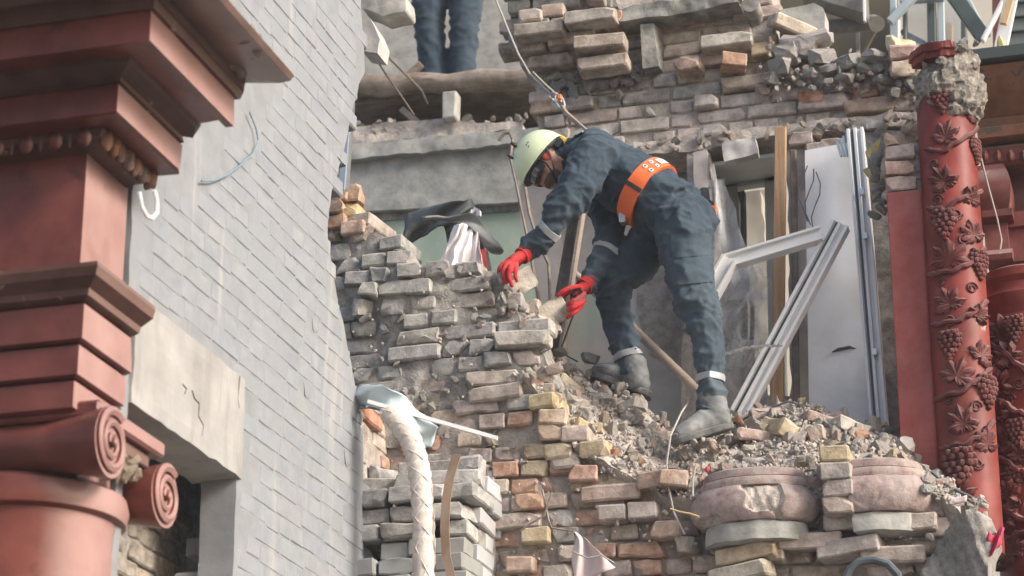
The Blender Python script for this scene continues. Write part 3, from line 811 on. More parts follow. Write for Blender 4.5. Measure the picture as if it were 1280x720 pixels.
# bent reinforcement sticking out at the wall's edge
for pts, lab in (([(466,66),(482,92),(498,115),(517,143)], 'straight bent rod poking out of the wall edge by the joist'), ([(474,58),(490,76),(510,96),(527,113),(534,129)], 'kinked thin rod ending in a downward hook by the joist')):
    o = MB().tube([PY(u, v, 10.1+.25*i) for i, (u, v) in enumerate(pts)], .0065, 6).build('steel_rod', 'steel_rusty', smooth=True); tag(o, lab, 'rod')
o = thing('steel_profile', PY(428,236,9.9), 'bluish steel channel standing behind the grey wall\'s broken edge', 'profile')
MB().bar(PY(436,128,9.9), PY(427,238,9.9), .028, .012).build('flange', 'steel_blue', o)
MB().bar(PY(441,128,9.92), PY(433,238,9.92), .014, .03).build('web', 'steel_bright', o)
# lumps at the wall's upper edge
for (pts, yy, lab, mt) in (([(446,-6),(506,-6),(508,14),(480,20),(452,10)], 9.6, 'flat broken concrete lump jutting from the top of the grey wall', 'concrete'),
                          ([(446,12),(462,22),(476,48),(474,66),(452,62),(444,40)], 9.55, 'pale plaster lump hanging at the grey wall\'s upper edge', 'stone_white')):
    fr = Frame('Y', yy); o = rough_slab(fr, fr.poly(pts), 0, .14, .018, .01).build('wall_lump', mt); tag(o, lab, 'lump')

# ================================================================== back brick wall over the window
YBK = 11.1
FK = Frame('Y', YBK)
bk_px = [(640,-30),(640,38),(652,52),(656,92),(668,105),(668,150),(690,200),(800,192),(900,172),(1000,158),(1158,138),(1158,92),(1118,98),(1088,92),(1050,84),(1022,60),(1002,48),(965,52),(962,-30)]
bk = FK.poly(bk_px)
kw = thing('brick_wall', FK.at(FK.px(850,190)[0], 0, -.1), 'ragged dusty pink brick wall above the window and the working man', 'wall')
def kdepth(a, z):
    u0 = FK.px(775,60)[0]; d = 0
    zc = FK.px(700,96)[1]
    if z > zc and a < u0: d = .07+.05*((int((z-zc)/PITCHZ)) % 3)
    return d
rough_slab(FK, bk, -.017, .3, .025, .010).build('mortar_core', 'mortar', kw)
zc = FK.px(700,96)[1]
rough_slab(FK, [(a, max(z, zc+.02)) for a, z in FK.poly([(640,-30),(640,60),(655,90),(770,90),(765,-30)])], .05, .1, .03, .02).build('corbel_core', 'mortar_grey', kw)
zs_, zs2 = FK.px(760,88)[1], FK.px(760,122)[1]
def kpal(a, z):
    u1 = FK.px(960,60)[0]
    if z > zc and a < FK.px(775,60)[0]: return pick([(BROWN, 3), (ORG, 1), (TAN, 3), (GREY2, 2)])
    if FK.px(690,100)[0] < a < FK.px(810,100)[0] and FK.px(740,134)[1] < z: return pick([((.20,.175,.155), 2), ((.15,.14,.13), 2), (BROWN, 1)])
    if z > FK.px(880,86)[1]: return pick([(TAN, 3), (ORG, 1), (PINK2, 3), (BROWN, 1), (BUFF, 1)])
    if z > FK.px(880,118)[1]: return pick([(GREY2, 2), (PINK, 3), (ORG, .7), (TAN, 1)])
    return pick([((.45,.37,.34), 6), (PINK2, 1), ((.48,.42,.395), 4)])
lay(kw, FK, bk, kpal, BS, jit=.008, tilt=1.0, miss=.035, broke=.12, depth=kdepth, z0=FK.px(700,192)[1]-.01, headers=.5, stick=.16)
# soot-grey mortar belt with stones, the slate ledge, a charred post, a pipe mouth
lg = rough_slab(FK, FK.poly([(765,30),(800,20),(880,12),(925,5),(930,18),(880,28),(830,36),(772,42)]), .14, .2, .018, .02); lg.build('slate_ledge', 'concrete_dark', kw)
rough_slab(FK, FK.poly([(775,5),(850,-6),(925,-12),(930,4),(870,12),(780,22)]), .10, .2, .02, .02).build('stone_ledge', 'rubble', kw)
for k in range(26):
    p = PY(692+rnd(-5, 105), 104+random.gauss(0, 10), YBK-.02); s_ = rnd(.025, .06)
    place('stone', ROCKS[k % 16], kw, p, Euler((rnd(0, 6), rnd(0, 6), 0)), random.choice((GREY2, (.24,.23,.22), (.36,.34,.32))), (s_*1.3, s_, s_))
MB().bar(PY(812,36,YBK-.06), PY(816,88,YBK-.06), .085, .12).rough(.02, 14).build('charred_post', 'concrete_dark', kw)
px_ = PY(941,16,YBK-.05)
o = MB().tube([px_+Vector((0, .1, 0)), px_+Vector((0, -.06, .02))], .045, 16).build('pipe_mouth', 'concrete_dark', kw, smooth=40)
# single bricks that stand proud
for u, v, c, rz, hd, out in ((857,78,(.42,.22,.15),-8,1,.10),(918,73,(.47,.23,.12),14,1,.14),(880,74,(.36,.19,.13),0,0,.03),(907,48,(.38,.33,.28),0,0,.12),(1013,120,(.50,.19,.09),2,1,.05),(1082,113,(.50,.20,.10),-4,1,.03),(1088,130,(.48,.30,.20),0,0,.05),(1132,128,(.40,.30,.26),0,1,.04),(953,60,(.50,.38,.20),0,1,.06),(736,18,(.34,.28,.23),0,0,.24),(748,50,(.36,.26,.19),2,0,.22),(662,18,(.42,.31,.25),0,1,.2),(690,12,(.36,.22,.14),4,1,.18),(672,34,(.34,.27,.21),0,0,.22),(752,76,(.40,.30,.22),0,0,.18),(676,132,(.44,.28,.17),0,1,.03)):
    p = PY(u, v, YBK-out)
    o = place('brick', (BSC if c[0] > .45 else BS)['head' if hd else 'full'][int(u) % 9], kw, p, FK.m @ Euler((radians(rnd(-4, 4)), radians(rz*.5), radians(rz))).to_matrix(), c, (1.05, 1, 1.05))
# concrete ledge band under the brickwork
lb = thing('stone_ledge', PY(960,180,YBK), 'rough mortar covered ledge running along above the broken window', 'ledge')
rough_slab(FK, FK.poly([(770,186),(860,176),(960,163),(1060,152),(1150,144),(1152,160),(1060,168),(960,178),(900,188),(860,196),(800,200)]), .06, .25, .022, .022).build('mortar_bed', 'rubble', lb)
for k in range(46):
    t_ = rnd(0, 1); p = PY(lerp(780, 1150, t_), lerp(188, 148, t_)+rnd(-9, 9), YBK-.07-rnd(0, .05)); s_ = rnd(.015, .045)
    place('stone', ROCKS[k % 16], lb, p, Euler((rnd(0, 6), rnd(0, 6), 0)), random.choice((PINK, GREY2, (.42,.38,.34), TAN)), (s_*1.3, s_, s_))
# rubble heaped on the broken wall top
for k, (u, v, s_, c) in enumerate(((1028,70,.10,(.36,.34,.33)),(1062,78,.10,(.30,.29,.28)),(1078,88,.07,(.27,.27,.27)),(1092,86,.09,(.30,.30,.30)),(1040,88,.08,(.30,.29,.28)),(985,70,.10,(.38,.35,.33)),(1000,62,.12,(.42,.38,.36)),(1022,48,.11,(.44,.41,.40)),(1092,70,.085,(.44,.41,.39)),(975,84,.09,(.37,.35,.33)),(1055,98,.06,(.33,.31,.3)),(1012,92,.07,(.34,.33,.31)),(1105,100,.06,(.2,.2,.2)),(1126,104,.07,(.2,.2,.2)),(1140,108,.06,(.16,.16,.16)),(1118,116,.05,(.18,.18,.18)),(965,98,.07,(.30,.29,.28)),(952,112,.06,(.40,.30,.25)),(1034,102,.05,(.40,.36,.33)),(990,96,.06,(.35,.33,.31)))):
    o = place('rubble_chunk', ROCKS[k % 16], None, PY(u, v, YBK-.03-rnd(0, .08)), Euler((rnd(-.4, .4), rnd(-.4, .4), rnd(0, 6))), c, (s_*1.35, s_*1.1, s_*1.1))
    tag(o, 'grey mortar chunk heaped on the broken top of the pink brick wall', 'rubble chunk', 'chunks on the back wall top')
for k in range(110):
    t_ = rnd(0, 1); s_ = rnd(.012, .035)
    stone(PY(lerp(945, 1158, t_), lerp(88, 108, t_)+random.gauss(0, 13), YBK-.02-rnd(0, .09)), s_, random.choice(((.36,.34,.32),(.25,.24,.23),(.40,.35,.31),(.42,.30,.24))), 'small stone among the grey chunks on top of the pink brick wall', 'small stones on the back wall top', .025)
rough_slab(FK, FK.poly([(940,120),(1160,112),(1160,88),(1110,92),(1050,78),(1010,58),(965,80)]), .0, .25, .022, .03).build('mortar_bed', 'rubble', kw)
o = place('loose_brick', BSC['full'][3], None, PY(997,33,YBK-.06), Euler((radians(18), radians(14), radians(38))), (.56,.46,.36)); tag(o, 'whole pale buff brick lying tilted on the wall top', 'brick')
fr = Frame('Y', YBK-.0); o = rough_slab(fr, fr.poly([(975,12),(1018,4),(1030,10),(1032,60),(975,60)]), 0, .12, .02, .006, edge=.2).build('plaster_slab', 'concrete'); tag(o, 'pale plaster slab with a rounded corner standing behind the buff brick', 'slab')
for u, v, c, k in ((1127,64,(.45,.24,.19),0),(1131,84,(.44,.33,.24),1),(1122,50,(.50,.42,.22),2)):
    o = place('loose_brick', BSC['hbroke'][k], None, PY(u, v, YBK-.15), Euler((rnd(-.1, .1), rnd(-.1, .1), rnd(-.3, .3))), c, (1.1, 1, 1)); tag(o, ('red', 'tan', 'yellow')[k]+' broken brick stacked beside the crumbled capital of the vine column', 'brick')

# ================================================================== broken window and its surroundings
win = thing('window', PY(930,500,11.5), 'broken grey window with torn film between the man and the tan plank', 'window')
def wbar(name, a, b, y, wpx, th, mat='pvc_grey', parent=win): return bar_px(name, mat, a, b, y, wpx, th, parent)
wbar('frame_top', (888,231), (975,219), 11.5, 22, .07)
wbar('frame_left_post', (912,225), (920,540), 11.5, 24, .07)
wbar('frame_inner_post', (929,240), (933,540), 11.48, 6, .05, 'frame_dark')
wbar('frame_right_post', (966,215), (975,540), 11.5, 20, .07)
rs_ = [PY(925+3*sin(k*1.3)+k*2.1, 240+k*24, 11.45) for k in range(10)]
MB().tube(rs_, .012, 5).build('torn_seal', 'frame_dark', win)
MB().prism([PY(925,240,11.52), PY(965,236,11.52), PY(975,545,11.52), PY(933,545,11.52)], (0, .006, 0)).build('glass_pane', 'glass_pane', win)
fr = Frame('Y', 12.2); o = rough_slab(fr, fr.poly([(932,236),(952,236),(958,330),(964,420),(955,560),(925,560)]), 0, .1, .03, .015).build('outer_reveal', 'pale_facade', win)
MB().prism([PY(888,208,11.12), PY(968,196,11.12), PY(968,222,11.48), PY(892,236,11.48)], (0, 0, .02)).build('soffit', 'pvc_grey', win)
MB().prism([PY(886,206,11.10), PY(892,204,11.10), PY(908,300,11.10), PY(905,310,11.10)], (0, .02, 0)).build('torn_bead', 'pvc_white', win)
FS = Frame('Y', 11.05)
st = rough_slab(FS, FS.poly([(858,186),(886,188),(892,240),(893,560),(850,560),(858,300)]), 0, .2, .022, .02).build('window_pier', 'rubble'); tag(st, 'crumbling mortar pier at the working man\'s back', 'pier')
fr = Frame('Y', 10.98); o = rough_slab(fr, fr.poly([(866,190),(884,186),(884,230),(880,252),(872,250),(868,230)]), 0, .05, .014, .006).build('plaster_flake', 'plaster_pink'); tag(o, 'cracked pink plaster flake beside the window head', 'plaster')
o = rough_slab(fr, fr.poly([(904,182),(945,174),(950,196),(908,208)]), .04, .06, .014, .012).build('plaster_flake', 'stone_white'); tag(o, 'pale broken plaster lump hanging over the window head', 'plaster')
o = slab4(FS, [(984,188),(1012,184),(1014,540),(988,540)], 0, .12, (6, 40), .012, .012).build('window_pier', 'plaster_pink'); tag(o, 'pinkish plaster strip between the tan plank and white panel', 'pier')
for u, v, c in ((1022,185,PINK),(1022,204,PINK),(1040,180,PINK2),(1000,172,PINK)):
    o = place('brick', BS['head'][int(u) % 9], kw, PY(u, v, 11.0), FK.m, c)
o = rough_slab(FS, FS.poly([(1060,165),(1130,160),(1130,600),(1066,600)]), -.02, .15, .025, .02).build('window_pier', 'mortar_grey'); tag(o, 'rough mortar strip between the tall white profile and red pilaster', 'pier')
o = rough_slab(FS, FS.poly([(886,480),(1080,500),(1080,570),(886,570)]), -.1, .25, .04, .03).build('window_sill_rubble', 'rubble'); tag(o, 'rough mortar parapet under the broken window', 'parapet')
MB_pl = MB().bar(PY(976,160,10.92), PY(972,515,10.92), .055, .035).rough(.003, 7)
o = MB_pl.build('plank', 'wood_tan', bevel=.003); tag(o, 'upright tan wooden plank beside the broken window', 'plank')
o = bar_px('plank', 'wood_dark', (992,188), (996,540), 10.99, 8, .03); tag(o, 'thin dark lath behind the tan plank', 'plank')
# white panel and window profiles
wp = MB().prism([PY(1006,188,10.95), PY(1062,178,10.95), PY(1090,540,10.95), PY(1012,545,10.95)], (0, .03, 0)).build('plasterboard', 'board_white'); tag(wp, 'large scuffed white wall panel beside the tall window profile', 'panel')
hole = MB().tube([PY(u, v, 10.945) for u, v in ((1040,440),(1048,437),(1062,434),(1070,436))], [.002, .009, .008, .002], 5).build('gouge', 'wire_black', wp)
def profile(name, a, b, y, wpx, label, y2=None, strips=3):
    o = thing(name, PY(b[0], b[1], y), label, 'window profile')
    pa, pb = PY(a[0], a[1], y), PY(b[0], b[1], y2 or y); w_ = wpx/284
    z = (pb-pa).normalized(); x = z.cross(Vector((0, -1, 0))).normalized()
    MB().bar(pa, pb, w_, .05).build('profile_back', 'pvc_white', o, bevel=.003)
    for k in range(strips):
        s_ = (k/(strips-1)-.5)*w_*.84 if strips > 1 else 0
        MB().bar(pa+x*s_+Vector((0, -.034, 0)), pb+x*s_+Vector((0, -.034, 0)), w_*.20, .024).build('profile_rib', 'pvc_white', o, bevel=.002)
    if strips > 2: MB().bar(pa+x*w_*.21+Vector((0, -.027, 0)), pb+x*w_*.21+Vector((0, -.027, 0)), w_*.12, .006).build('gasket', 'frame_dark', o)
    return o
tp = profile('window_profile', (1070,164), (1100,532), 10.85, 22, 'tall upright white window profile leaning at the mortar strip')
for v in (240, 295, 440):
    q = PY(1070+(v-164)*30/368+1, v, 10.79); MB().box(q, (.02, .02, .03)).build('hinge', 'steel_bright', tp)
profile('window_profile', (1052,282), (925,520), 10.70, 24, 'white window profile slanting down to the rubble heap')
profile('window_profile', (1028,294), (908,330), 10.66, 19, 'white window profile leaning out level from behind the man', strips=2)
profile('window_profile', (914,325), (884,378), 10.64, 22, 'short mitred white profile end behind the man\'s thigh', strips=2)
for k in range(3):
    o = MB().tube([PY(1020-k*8+6*sin(i*1.1+k), 215-k*4+i*14, 10.90) for i in range(6)], .003, 5).build('thin_wire', 'pipe_dark'); tag(o, 'thin curled wire dangling over the white wall panel', 'wire', 'curled wires on the panel')
for k in range(5):
    o = bar_px('glass_shard', 'sheet_blue', (1046+k*4, 176-k*3), (1052+k*4, 196), 10.84, 3.5, .02); tag(o, 'thin pale splinter fanned out at the profile\'s top end', 'splinter', 'splinters on the tall profile')
# plastic film hanging in the window
def film(a, b):
    u_ = lerp(898, 950, a)-14*b*(1-a)+6*sin(b*9)*(.3+a); v_ = 330+b*130
    ww = .45+.75*sin(pi*min(1, b*.75+.2))
    u_ = 918+(u_-918)*ww
    return PY(u_, v_, 10.98+.06*sin(a*13+b*7)+.04*sin(b*17+a*5))
o = MB().grid(film, 26, 26).rough(.02, 14).build('plastic_film', 'film_clear', smooth='all'); tag(o, 'crumpled clear plastic film hanging behind the slanting profile', 'film')
def film2(a, b): return PY(lerp(884, 905, a)+b*42*a+b*8, 225+b*150, 11.0+.03*sin(a*9+b*6))
o = MB().grid(film2, 10, 20).rough(.02, 11).build('plastic_film', 'film_clear', smooth='all'); tag(o, 'long strip of torn film stretched from the window head', 'film')
def film3(a, b): return PY(lerp(895, 965, a)+4*sin(b*8), 425+b*100, 11.02+.04*sin(a*11+b*5))
o = MB().grid(film3, 18, 16).rough(.02, 11).build('plastic_film', 'film_clear', smooth='all'); tag(o, 'wide sheet of torn film over the window foot', 'film')
for a, b in (((912,430),(918,530)), ((934,440),(938,530))):
    o = bar_px('lath', 'wood_handle', a, b, 11.15, 9, .02); tag(o, 'pale upright lath behind the torn film', 'lath', 'laths behind the film')
ch = MB(); cp = [PY(lerp(895, 978, k/24), 446-6*sin(k/24*2.4)-k/24*10+rnd(-1, 1), 10.6) for k in range(25)]
o = ch.tube(cp, [.006+.003*(k % 2) for k in range(25)], 5).build('chain', 'steel_bright'); tag(o, 'thin chain strung between the man\'s leg and slanting profile', 'chain')

# ================================================================== glazed annex beyond, upper right
an = thing('annex', PY(1190,90,12.8), 'dark framed glazed annex rising beyond the broken wall', 'building')
YA = 12.8
def apane(pts, mat, name, y=YA, th=.05): return MB().prism([PY(u, v, y) for u, v in pts], (0, th, 0)).build(name, mat, an)
apane([(975,-40),(1112,-40),(1116,110),(975,110)], 'wall_tan', 'side_wall', YA+.1)
apane([(1256,-30),(1330,-30),(1330,120),(1250,120)], 'siding', 'siding', YA)
for k in range(6):
    v = -16+k*18; MB().bar(PY(1254,v+2,YA-.01), PY(1330,v-3,YA-.01), .008, .02).build('siding_lap', 'frame_dark', an)
for a, b, w_, m in (((1117,-20),(1118,95),9,'frame_bluegrey'),((1131,-20),(1132,90),5,'frame_dark'),((1164,-20),(1166,80),11,'frame_dark'),((1176,-20),(1178,80),9,'frame_bluegrey'),((1204,-20),(1206,80),7,'frame_dark'),((1246,-20),(1248,80),12,'paint_red_dark')):
    bar_px('frame_bar', m, a, b, YA-.03, w_, .06, an)
for a, b, w_, m, y in (((1112,28),(1146,-8),10,'frame_bluegrey',12.4),((1123,26),(1122,80),4,'pvc_white',12.5),((1188,-12),(1230,48),20,'frame_dark',12.4),((1228,52),(1262,-14),5,'pvc_white',12.3),((1127,40),(1166,60),5,'frame_dark',12.9),((1125,2),(1180,-2),6,'frame_bluegrey',12.7),((1205,-8),(1225,30),7,'frame_bluegrey',12.5),((1110,74),(1170,70),9,'frame_dark',12.7)):
    bar_px('sash_bar', m, a, b, y, w_, .05, an)
for pts in ([(1132,-15),(1162,-15),(1164,75),(1134,75)], [(1181,-15),(1203,-15),(1205,75),(1183,75)]):
    apane(pts, 'glass_pane', 'glass_pane', YA+.02, .006)
apane([(1171,22),(1190,30),(1190,80),(1171,80)], 'wood_slat', 'inner_panel', YA+.3)
o = MB().bar(PY(1246,84,11.4), PY(1266,-12,11.4), .066, .03).build('board', 'pvc_white', bevel=.003); tag(o, 'narrow white board leaning behind the crumbled capital', 'board')
o = MB().bar(PY(1254,30,11.35), PY(1266,-12,11.35), .034, .03).build('slat', 'wood_slat'); tag(o, 'yellow wooden slat fixed to the white board', 'slat')
o = MB().tube([PY(1252+2*sin(k), 80-k*7, 11.35) for k in range(6)], [.012, .02, .018, .021, .017, .008], 7).rough(.008, 30).build('foam_strip', 'foam_yellow'); tag(o, 'strip of yellow foam squeezed out along the white board', 'foam')
d = thing('air_duct', PY(1040,30,12.1), 'grey sheet metal duct with a pipe elbow under the eaves', 'duct')
MB().prism([PY(1000,-4,12.1), PY(1030,2,12.1), PY(1082,18,12.1), PY(1080,-24,12.1), (PY(1000,-30,12.1))], (0, .16, 0)).build('duct_box', 'duct_grey', d, bevel=.006)
MB().bar(PY(1080,-14,12.07), PY(1081,27,12.07), .012, .03).build('flange', 'pvc_white', d)
MB().tube([PY(1020,36,12.3), PY(1060,32,12.3), PY(1092,28,12.3), PY(1096,30,12.25)], .045, 14).build('pipe', 'duct_grey', d, smooth=40)
MB().bar(PY(1070,85,12.35), PY(1098,32,12.35), .012, .02).build('strut', 'wall_tan', d)
MB().bar(PY(1072,40,12.5), PY(1074,95,12.5), .02, .02).build('bracket', 'duct_grey', d)
# ================================================================== the broken wall being picked apart
YP = 10.0
FP = Frame('Y', YP)
pile_px = [(392,296),(450,292),(470,288),(492,302),(510,332),(548,334),(566,328),(606,334),(626,346),(638,376),(650,404),(668,408),(678,440),(692,470),(700,492),(662,520),(640,540),(636,600),(560,600),(520,560),(392,560)]
pile = FP.poly(pile_px)
pl = thing('brick_wall', FP.at(FP.px(560,500)[0], 0, -.1), 'stepped grey stub of brick wall that the bending man is taking down', 'wall')
def pdepth(a, z):
    return .10*N3((a, z, 0), 2.2)
rough_slab(FP, pile, -.018, .25, .017, .020, depth=pdepth).build('mortar_core', 'mortar_grey', pl)
ul, ur, vz = FP.px(492,400)[0], FP.px(610,400)[0], FP.px(560,470)[1]
def ppal(a, z):
    if z < vz: return pick([(PINK, 4), (GREYB, 3), (ORG, 1.2), (YEL, 1), (BUFF, 2), (PINK2, 2)])
    if a < ul: return pick([((.29,.305,.30), 6), ((.33,.34,.33), 4), (PINK2, .4)])
    return pick([((.34,.335,.32), 5), ((.29,.28,.265), 3), ((.38,.35,.315), 3), (PINK, .8)])
lay(pl, FP, pile, ppal, BS, jit=.016, tilt=3.2, miss=.01, broke=.36, depth=pdepth, headers=1.4, stick=.10, z0=FP.px(450,560)[1])
second = [(a+.035, z+.0) for a, z in pile]
FP2 = Frame('Y', YP+.16)
lay(pl, FP2, [(a+.05, z-.01) for a, z in pile if True], [(PINK, 4), (GREYB, 2), (BUFF, 2)], BS, jit=.03, tilt=5, miss=.25, broke=.6, z0=FP.px(450,560)[1], limit=90)
# crumbled mortar and stones on its broken end
for k in range(90):
    t_ = rnd(0, 1); u_, v_ = lerp(622, 696, t_)+rnd(-16, 14), lerp(345, 495, t_)+rnd(-14, 16)
    s_ = rnd(.012, .045)
    place('mortar_lump', ROCKS[k % 16], pl, PY(u_, v_, YP+.04+rnd(-.05, .08)), Euler((rnd(0, 6), rnd(0, 6), 0)), random.choice(((.47,.43,.39),(.42,.375,.335),(.50,.46,.43),(.45,.33,.28))), (s_*1.3, s_, s_))
for k in range(50):
    u_, v_ = rnd(440, 640), rnd(305, 540)
    if not inside(FP.px(u_, v_), pile): continue
    s_ = rnd(.012, .038)
    place('mortar_lump', ROCKS[k % 16], pl, PY(u_, v_, YP-.005), Euler((rnd(0, 6), rnd(0, 6), 0)), random.choice(((.40,.385,.36),(.36,.345,.32),(.43,.40,.37))), (s_*1.4, s_, s_))
# orange bricks left standing against the grey wall
ORS = ((418,241,ORG,1),(437,240,(.48,.28,.17),1),(431,262,(.52,.36,.14),1),(416,256,(.44,.28,.18),1),(416,277,(.48,.23,.12),1),(424,292,(.46,.36,.25),1),(440,283,(.40,.25,.18),1),(450,292,(.42,.34,.28),1),(448,274,(.40,.33,.28),1))
os_ = thing('brick_stack', PY(430,300,YP), 'short stack of orange and yellow bricks against the grey wall edge', 'bricks')
MB().box(PY(424,272,YP+.09), (.13, .12, .21)).rough(.02, 9).build('mortar_core', 'mortar', os_)
for k, (u, v, c, hd) in enumerate(ORS):
    place('brick', BSC['hbroke' if k % 2 else 'head'][k % 8], os_, PY(u, v, YP-.02+.02*(k % 3)), FP.m @ Euler((radians(rnd(-4, 4)), radians(rnd(-5, 5)), radians(rnd(-12, 12)))).to_matrix(), c)

# ================================================================== painted pier below it, seen on its corner
YQ = 9.55
pr = thing('brick_pier', PY(590,720,YQ), 'stepped pier of blue-grey painted bricks under the blue sheet', 'pier')
zt = PY(560,556,YQ).z
rows = int((zt-2.7)/PITCHZ)
pts_r = [(0,612),(3,606),(6,600),(9,596),(14,590),(30,590)]
for r_ in range(rows):
    z = zt-PITCHZ*(r_+.5); v_ = 556+21*(r_+.5)
    xr = PY([586,592,590,590,580,578,578,584,592,600,596][min(r_, 10)], v_, YQ).x
    yf = YQ+[.16,.10,.04,.04,.05,.05,.02,0,-.03,-.03,0][min(r_, 10)]
    nd = 2
    for j in range(4):                    # along the front
        h_ = (r_+j) % 2 == 0; L = BW if h_ else BL
        if j == 0: xx = xr
        place('brick', (BS if r_ < 5 else PB)[('hbroke' if h_ else 'fbroke') if (r_*7+j*3) % 5 < 2 and (r_*3+j) % 8 < 6 else ('head' if h_ else 'full')][(r_*3+j) % 8], pr, Vector((xx-L/2, yf+rnd(-.03, .03), z+rnd(-.004, .004))), FP.m @ Euler((radians(rnd(-3, 3)), radians(rnd(-3, 3)), radians(rnd(-6, 6)))).to_matrix(), pick([((.42,.425,.42), 3), ((.36,.355,.34), 2)] if r_ < 5 else [((.36,.365,.36), 3), ((.30,.305,.30), 2), ((.40,.39,.37), 1)]))
        xx = xx-L-.012
    y0 = yf+(BL if r_ % 2 == 0 else BW)+.012
    for j in range(2):                    # back along the side
        L = BL if (r_+j) % 2 else BW
        place('brick', PB['full' if L == BL else 'head'][(r_*5+j) % 8], pr, Vector((xr+rnd(-.02, .02)-.01*j, y0+L/2, z)), Matrix((Vector((0, 1, 0)), Vector((-1, 0, 0)), Vector((0, 0, 1)))).transposed() @ Euler((radians(rnd(-2, 2)), radians(rnd(-2, 2)), radians(rnd(-4, 4)))).to_matrix(), pick([((.42,.43,.44), 3), ((.46,.46,.46), 2)]))
        y0 += L+.012
MB().box(Vector((PY(560,640,YQ).x-.10, YQ+.38, (zt+2.6)/2-.06)), (.34, .34, zt-2.75)).rough(.03, 7).build('mortar_core', 'mortar_grey', pr)

# ================================================================== lower facade wall under the rubble
YL = 10.0
FL = Frame('Y', YL)
low_px = [(500,500),(560,540),(640,470),(668,470),(704,520),(716,548),(752,572),(790,590),(830,612),(870,628),(1030,628),(1062,612),(1168,612),(1196,640),(1210,690),(1215,770),(480,770),(480,520)]
low = FL.poly(low_px)
lw = thing('brick_wall', FL.at(FL.px(860,700)[0], 0, -.1), 'lower multicoloured brick wall face beneath the rubble slope and column bases', 'wall')
def ldepth(a, z): return .07*N3((a, z, 3), 1.6)
rough_slab(FL, low, -.022, .3, .018, .015, depth=ldepth).build('mortar_core', 'mortar', lw)
def lpal(a, z):
    dk = a > FL.px(820,680)[0] and a < FL.px(1000,680)[0] and z < FL.px(900,640)[1]
    if dk: return pick([(BROWN, 3), (TAN, 2), (YEL, 1.2), (GREY2, 1), (PINK2, 2)])
    if a > FL.px(1000,680)[0]: return pick([(PINK, 4), (PINK2, 3), (TAN, 2), (YEL, 1.6), (ORG, 1)])
    return pick([(PINK, 4), (GREYB, 1), (ORG, 3), (YEL, 3), (BUFF, 3), (RED, 1), (PINK2, 2), (TAN, 2), (BROWN, 1)])
lay(lw, FL, low, lpal, BS, jit=.018, tilt=3.4, miss=.02, broke=.38, depth=ldepth, headers=1.3, stick=.12, limit=300, z0=FL.px(700,770)[1])
for k, (u, v, c, hd, rz, out) in enumerate(((762,615,(.42,.27,.22),0,0,.05),(728,590,(.46,.23,.15),1,4,.06),(690,539,(.50,.31,.17),1,2,.06),(676,500,(.46,.36,.16),1,-5,.06),(690,520,(.50,.33,.20),1,8,.07),(696,563,(.47,.36,.21),1,-3,.05),(718,541,(.45,.33,.28),1,5,.06),(740,560,(.45,.34,.18),1,-3,.06),(764,640,(.41,.33,.30),1,0,.06),(802,637,(.43,.35,.33),1,0,.06),(830,660,(.43,.26,.17),1,-2,.05),(661,626,(.46,.24,.14),1,0,.05),(649,705,(.42,.22,.13),1,3,.06),(668,668,(.50,.38,.20),1,0,.05),(706,575,(.43,.35,.31),1,0,.04),(842,596,(.46,.30,.22),1,12,.10),(812,598,(.45,.25,.17),1,-8,.08),(1042,566,(.46,.35,.18),1,2,.16),(1044,588,(.43,.36,.34),1,0,.17),(1046,609,(.43,.35,.32),1,-2,.16),(1047,630,(.45,.33,.28),1,0,.15),(1068,650,(.43,.36,.32),0,0,.07),(1085,645,(.50,.38,.22),1,4,.09),(1130,652,(.45,.37,.31),0,0,.06),(1012,675,(.43,.31,.26),0,3,.07),(930,690,(.45,.33,.19),0,-10,.09),(960,690,(.42,.30,.22),1,0,.07),(1115,692,(.43,.34,.29),0,2,.07),(1058,682,(.44,.37,.34),0,-8,.08),(920,715,(.46,.40,.31),0,-12,.10))):
    place('brick', (BSC if k % 2 else BS)['head' if hd else 'full'][k % 9], lw, PY(u, v, YL-out), FL.m @ Euler((radians(rnd(-5, 5)), radians(rz*.5), radians(rz))).to_matrix(), c, (1.06, 1, 1.06))
for k in range(80):
    u_, v_ = rnd(560, 1190), rnd(490, 720)
    if not inside(FL.px(u_, v_), low): continue
    s_ = rnd(.010, .034)
    place('mortar_lump', ROCKS[k % 16], lw, PY(u_, v_, YL-.02+rnd(-.02, .02)), Euler((rnd(0, 6), rnd(0, 6), 0)), random.choice(((.45,.41,.37),(.40,.36,.32),(.43,.33,.28),(.36,.33,.30))), (s_*1.3, s_, s_))

# ================================================================== rubble slope between the wall and the room
front = [(640,478),(668,480),(700,525),(716,552),(752,578),(790,596),(830,616),(870,625),(1030,622),(1064,600),(1120,606),(1168,616),(1200,640)]
back = [(640,440),(680,447),(715,455),(742,472),(790,492),(822,522),(848,548),(868,536),(912,522),(950,506),(1000,500),(1060,522),(1130,548),(1160,592)]
def at_u(line, u):
    for (a, b), (c, d_) in zip(line, line[1:]):
        if u <= c: return lerp(b, d_, max(0, min(1, (u-a)/(c-a))))
    return line[-1][1]
YR0, YR1 = 9.96, 10.62
def slope(u, t): 
    v = lerp(at_u(front, u), at_u(back, u), t)
    bulge = -.10*sin(pi*min(1, t*1.1))*(1 if u > 860 else .4)
    return PY(u, v, lerp(YR0, YR1, t)+bulge)
def sl(a, b):
    u = lerp(636, 1200, a); p = slope(u, b)
    return p+Vector((0, -.02*N3(p, 7, 1)-.012*N3(p, 21, 5), .03*N3(p, 7, 4)+.02*N3(p, 19, 2)))
bed = MB().grid(sl, 150, 34, thick=Vector((0, .25, -.25))).build('rubble_bed', 'rubble', smooth=50); bed['kind'] = 'structure'
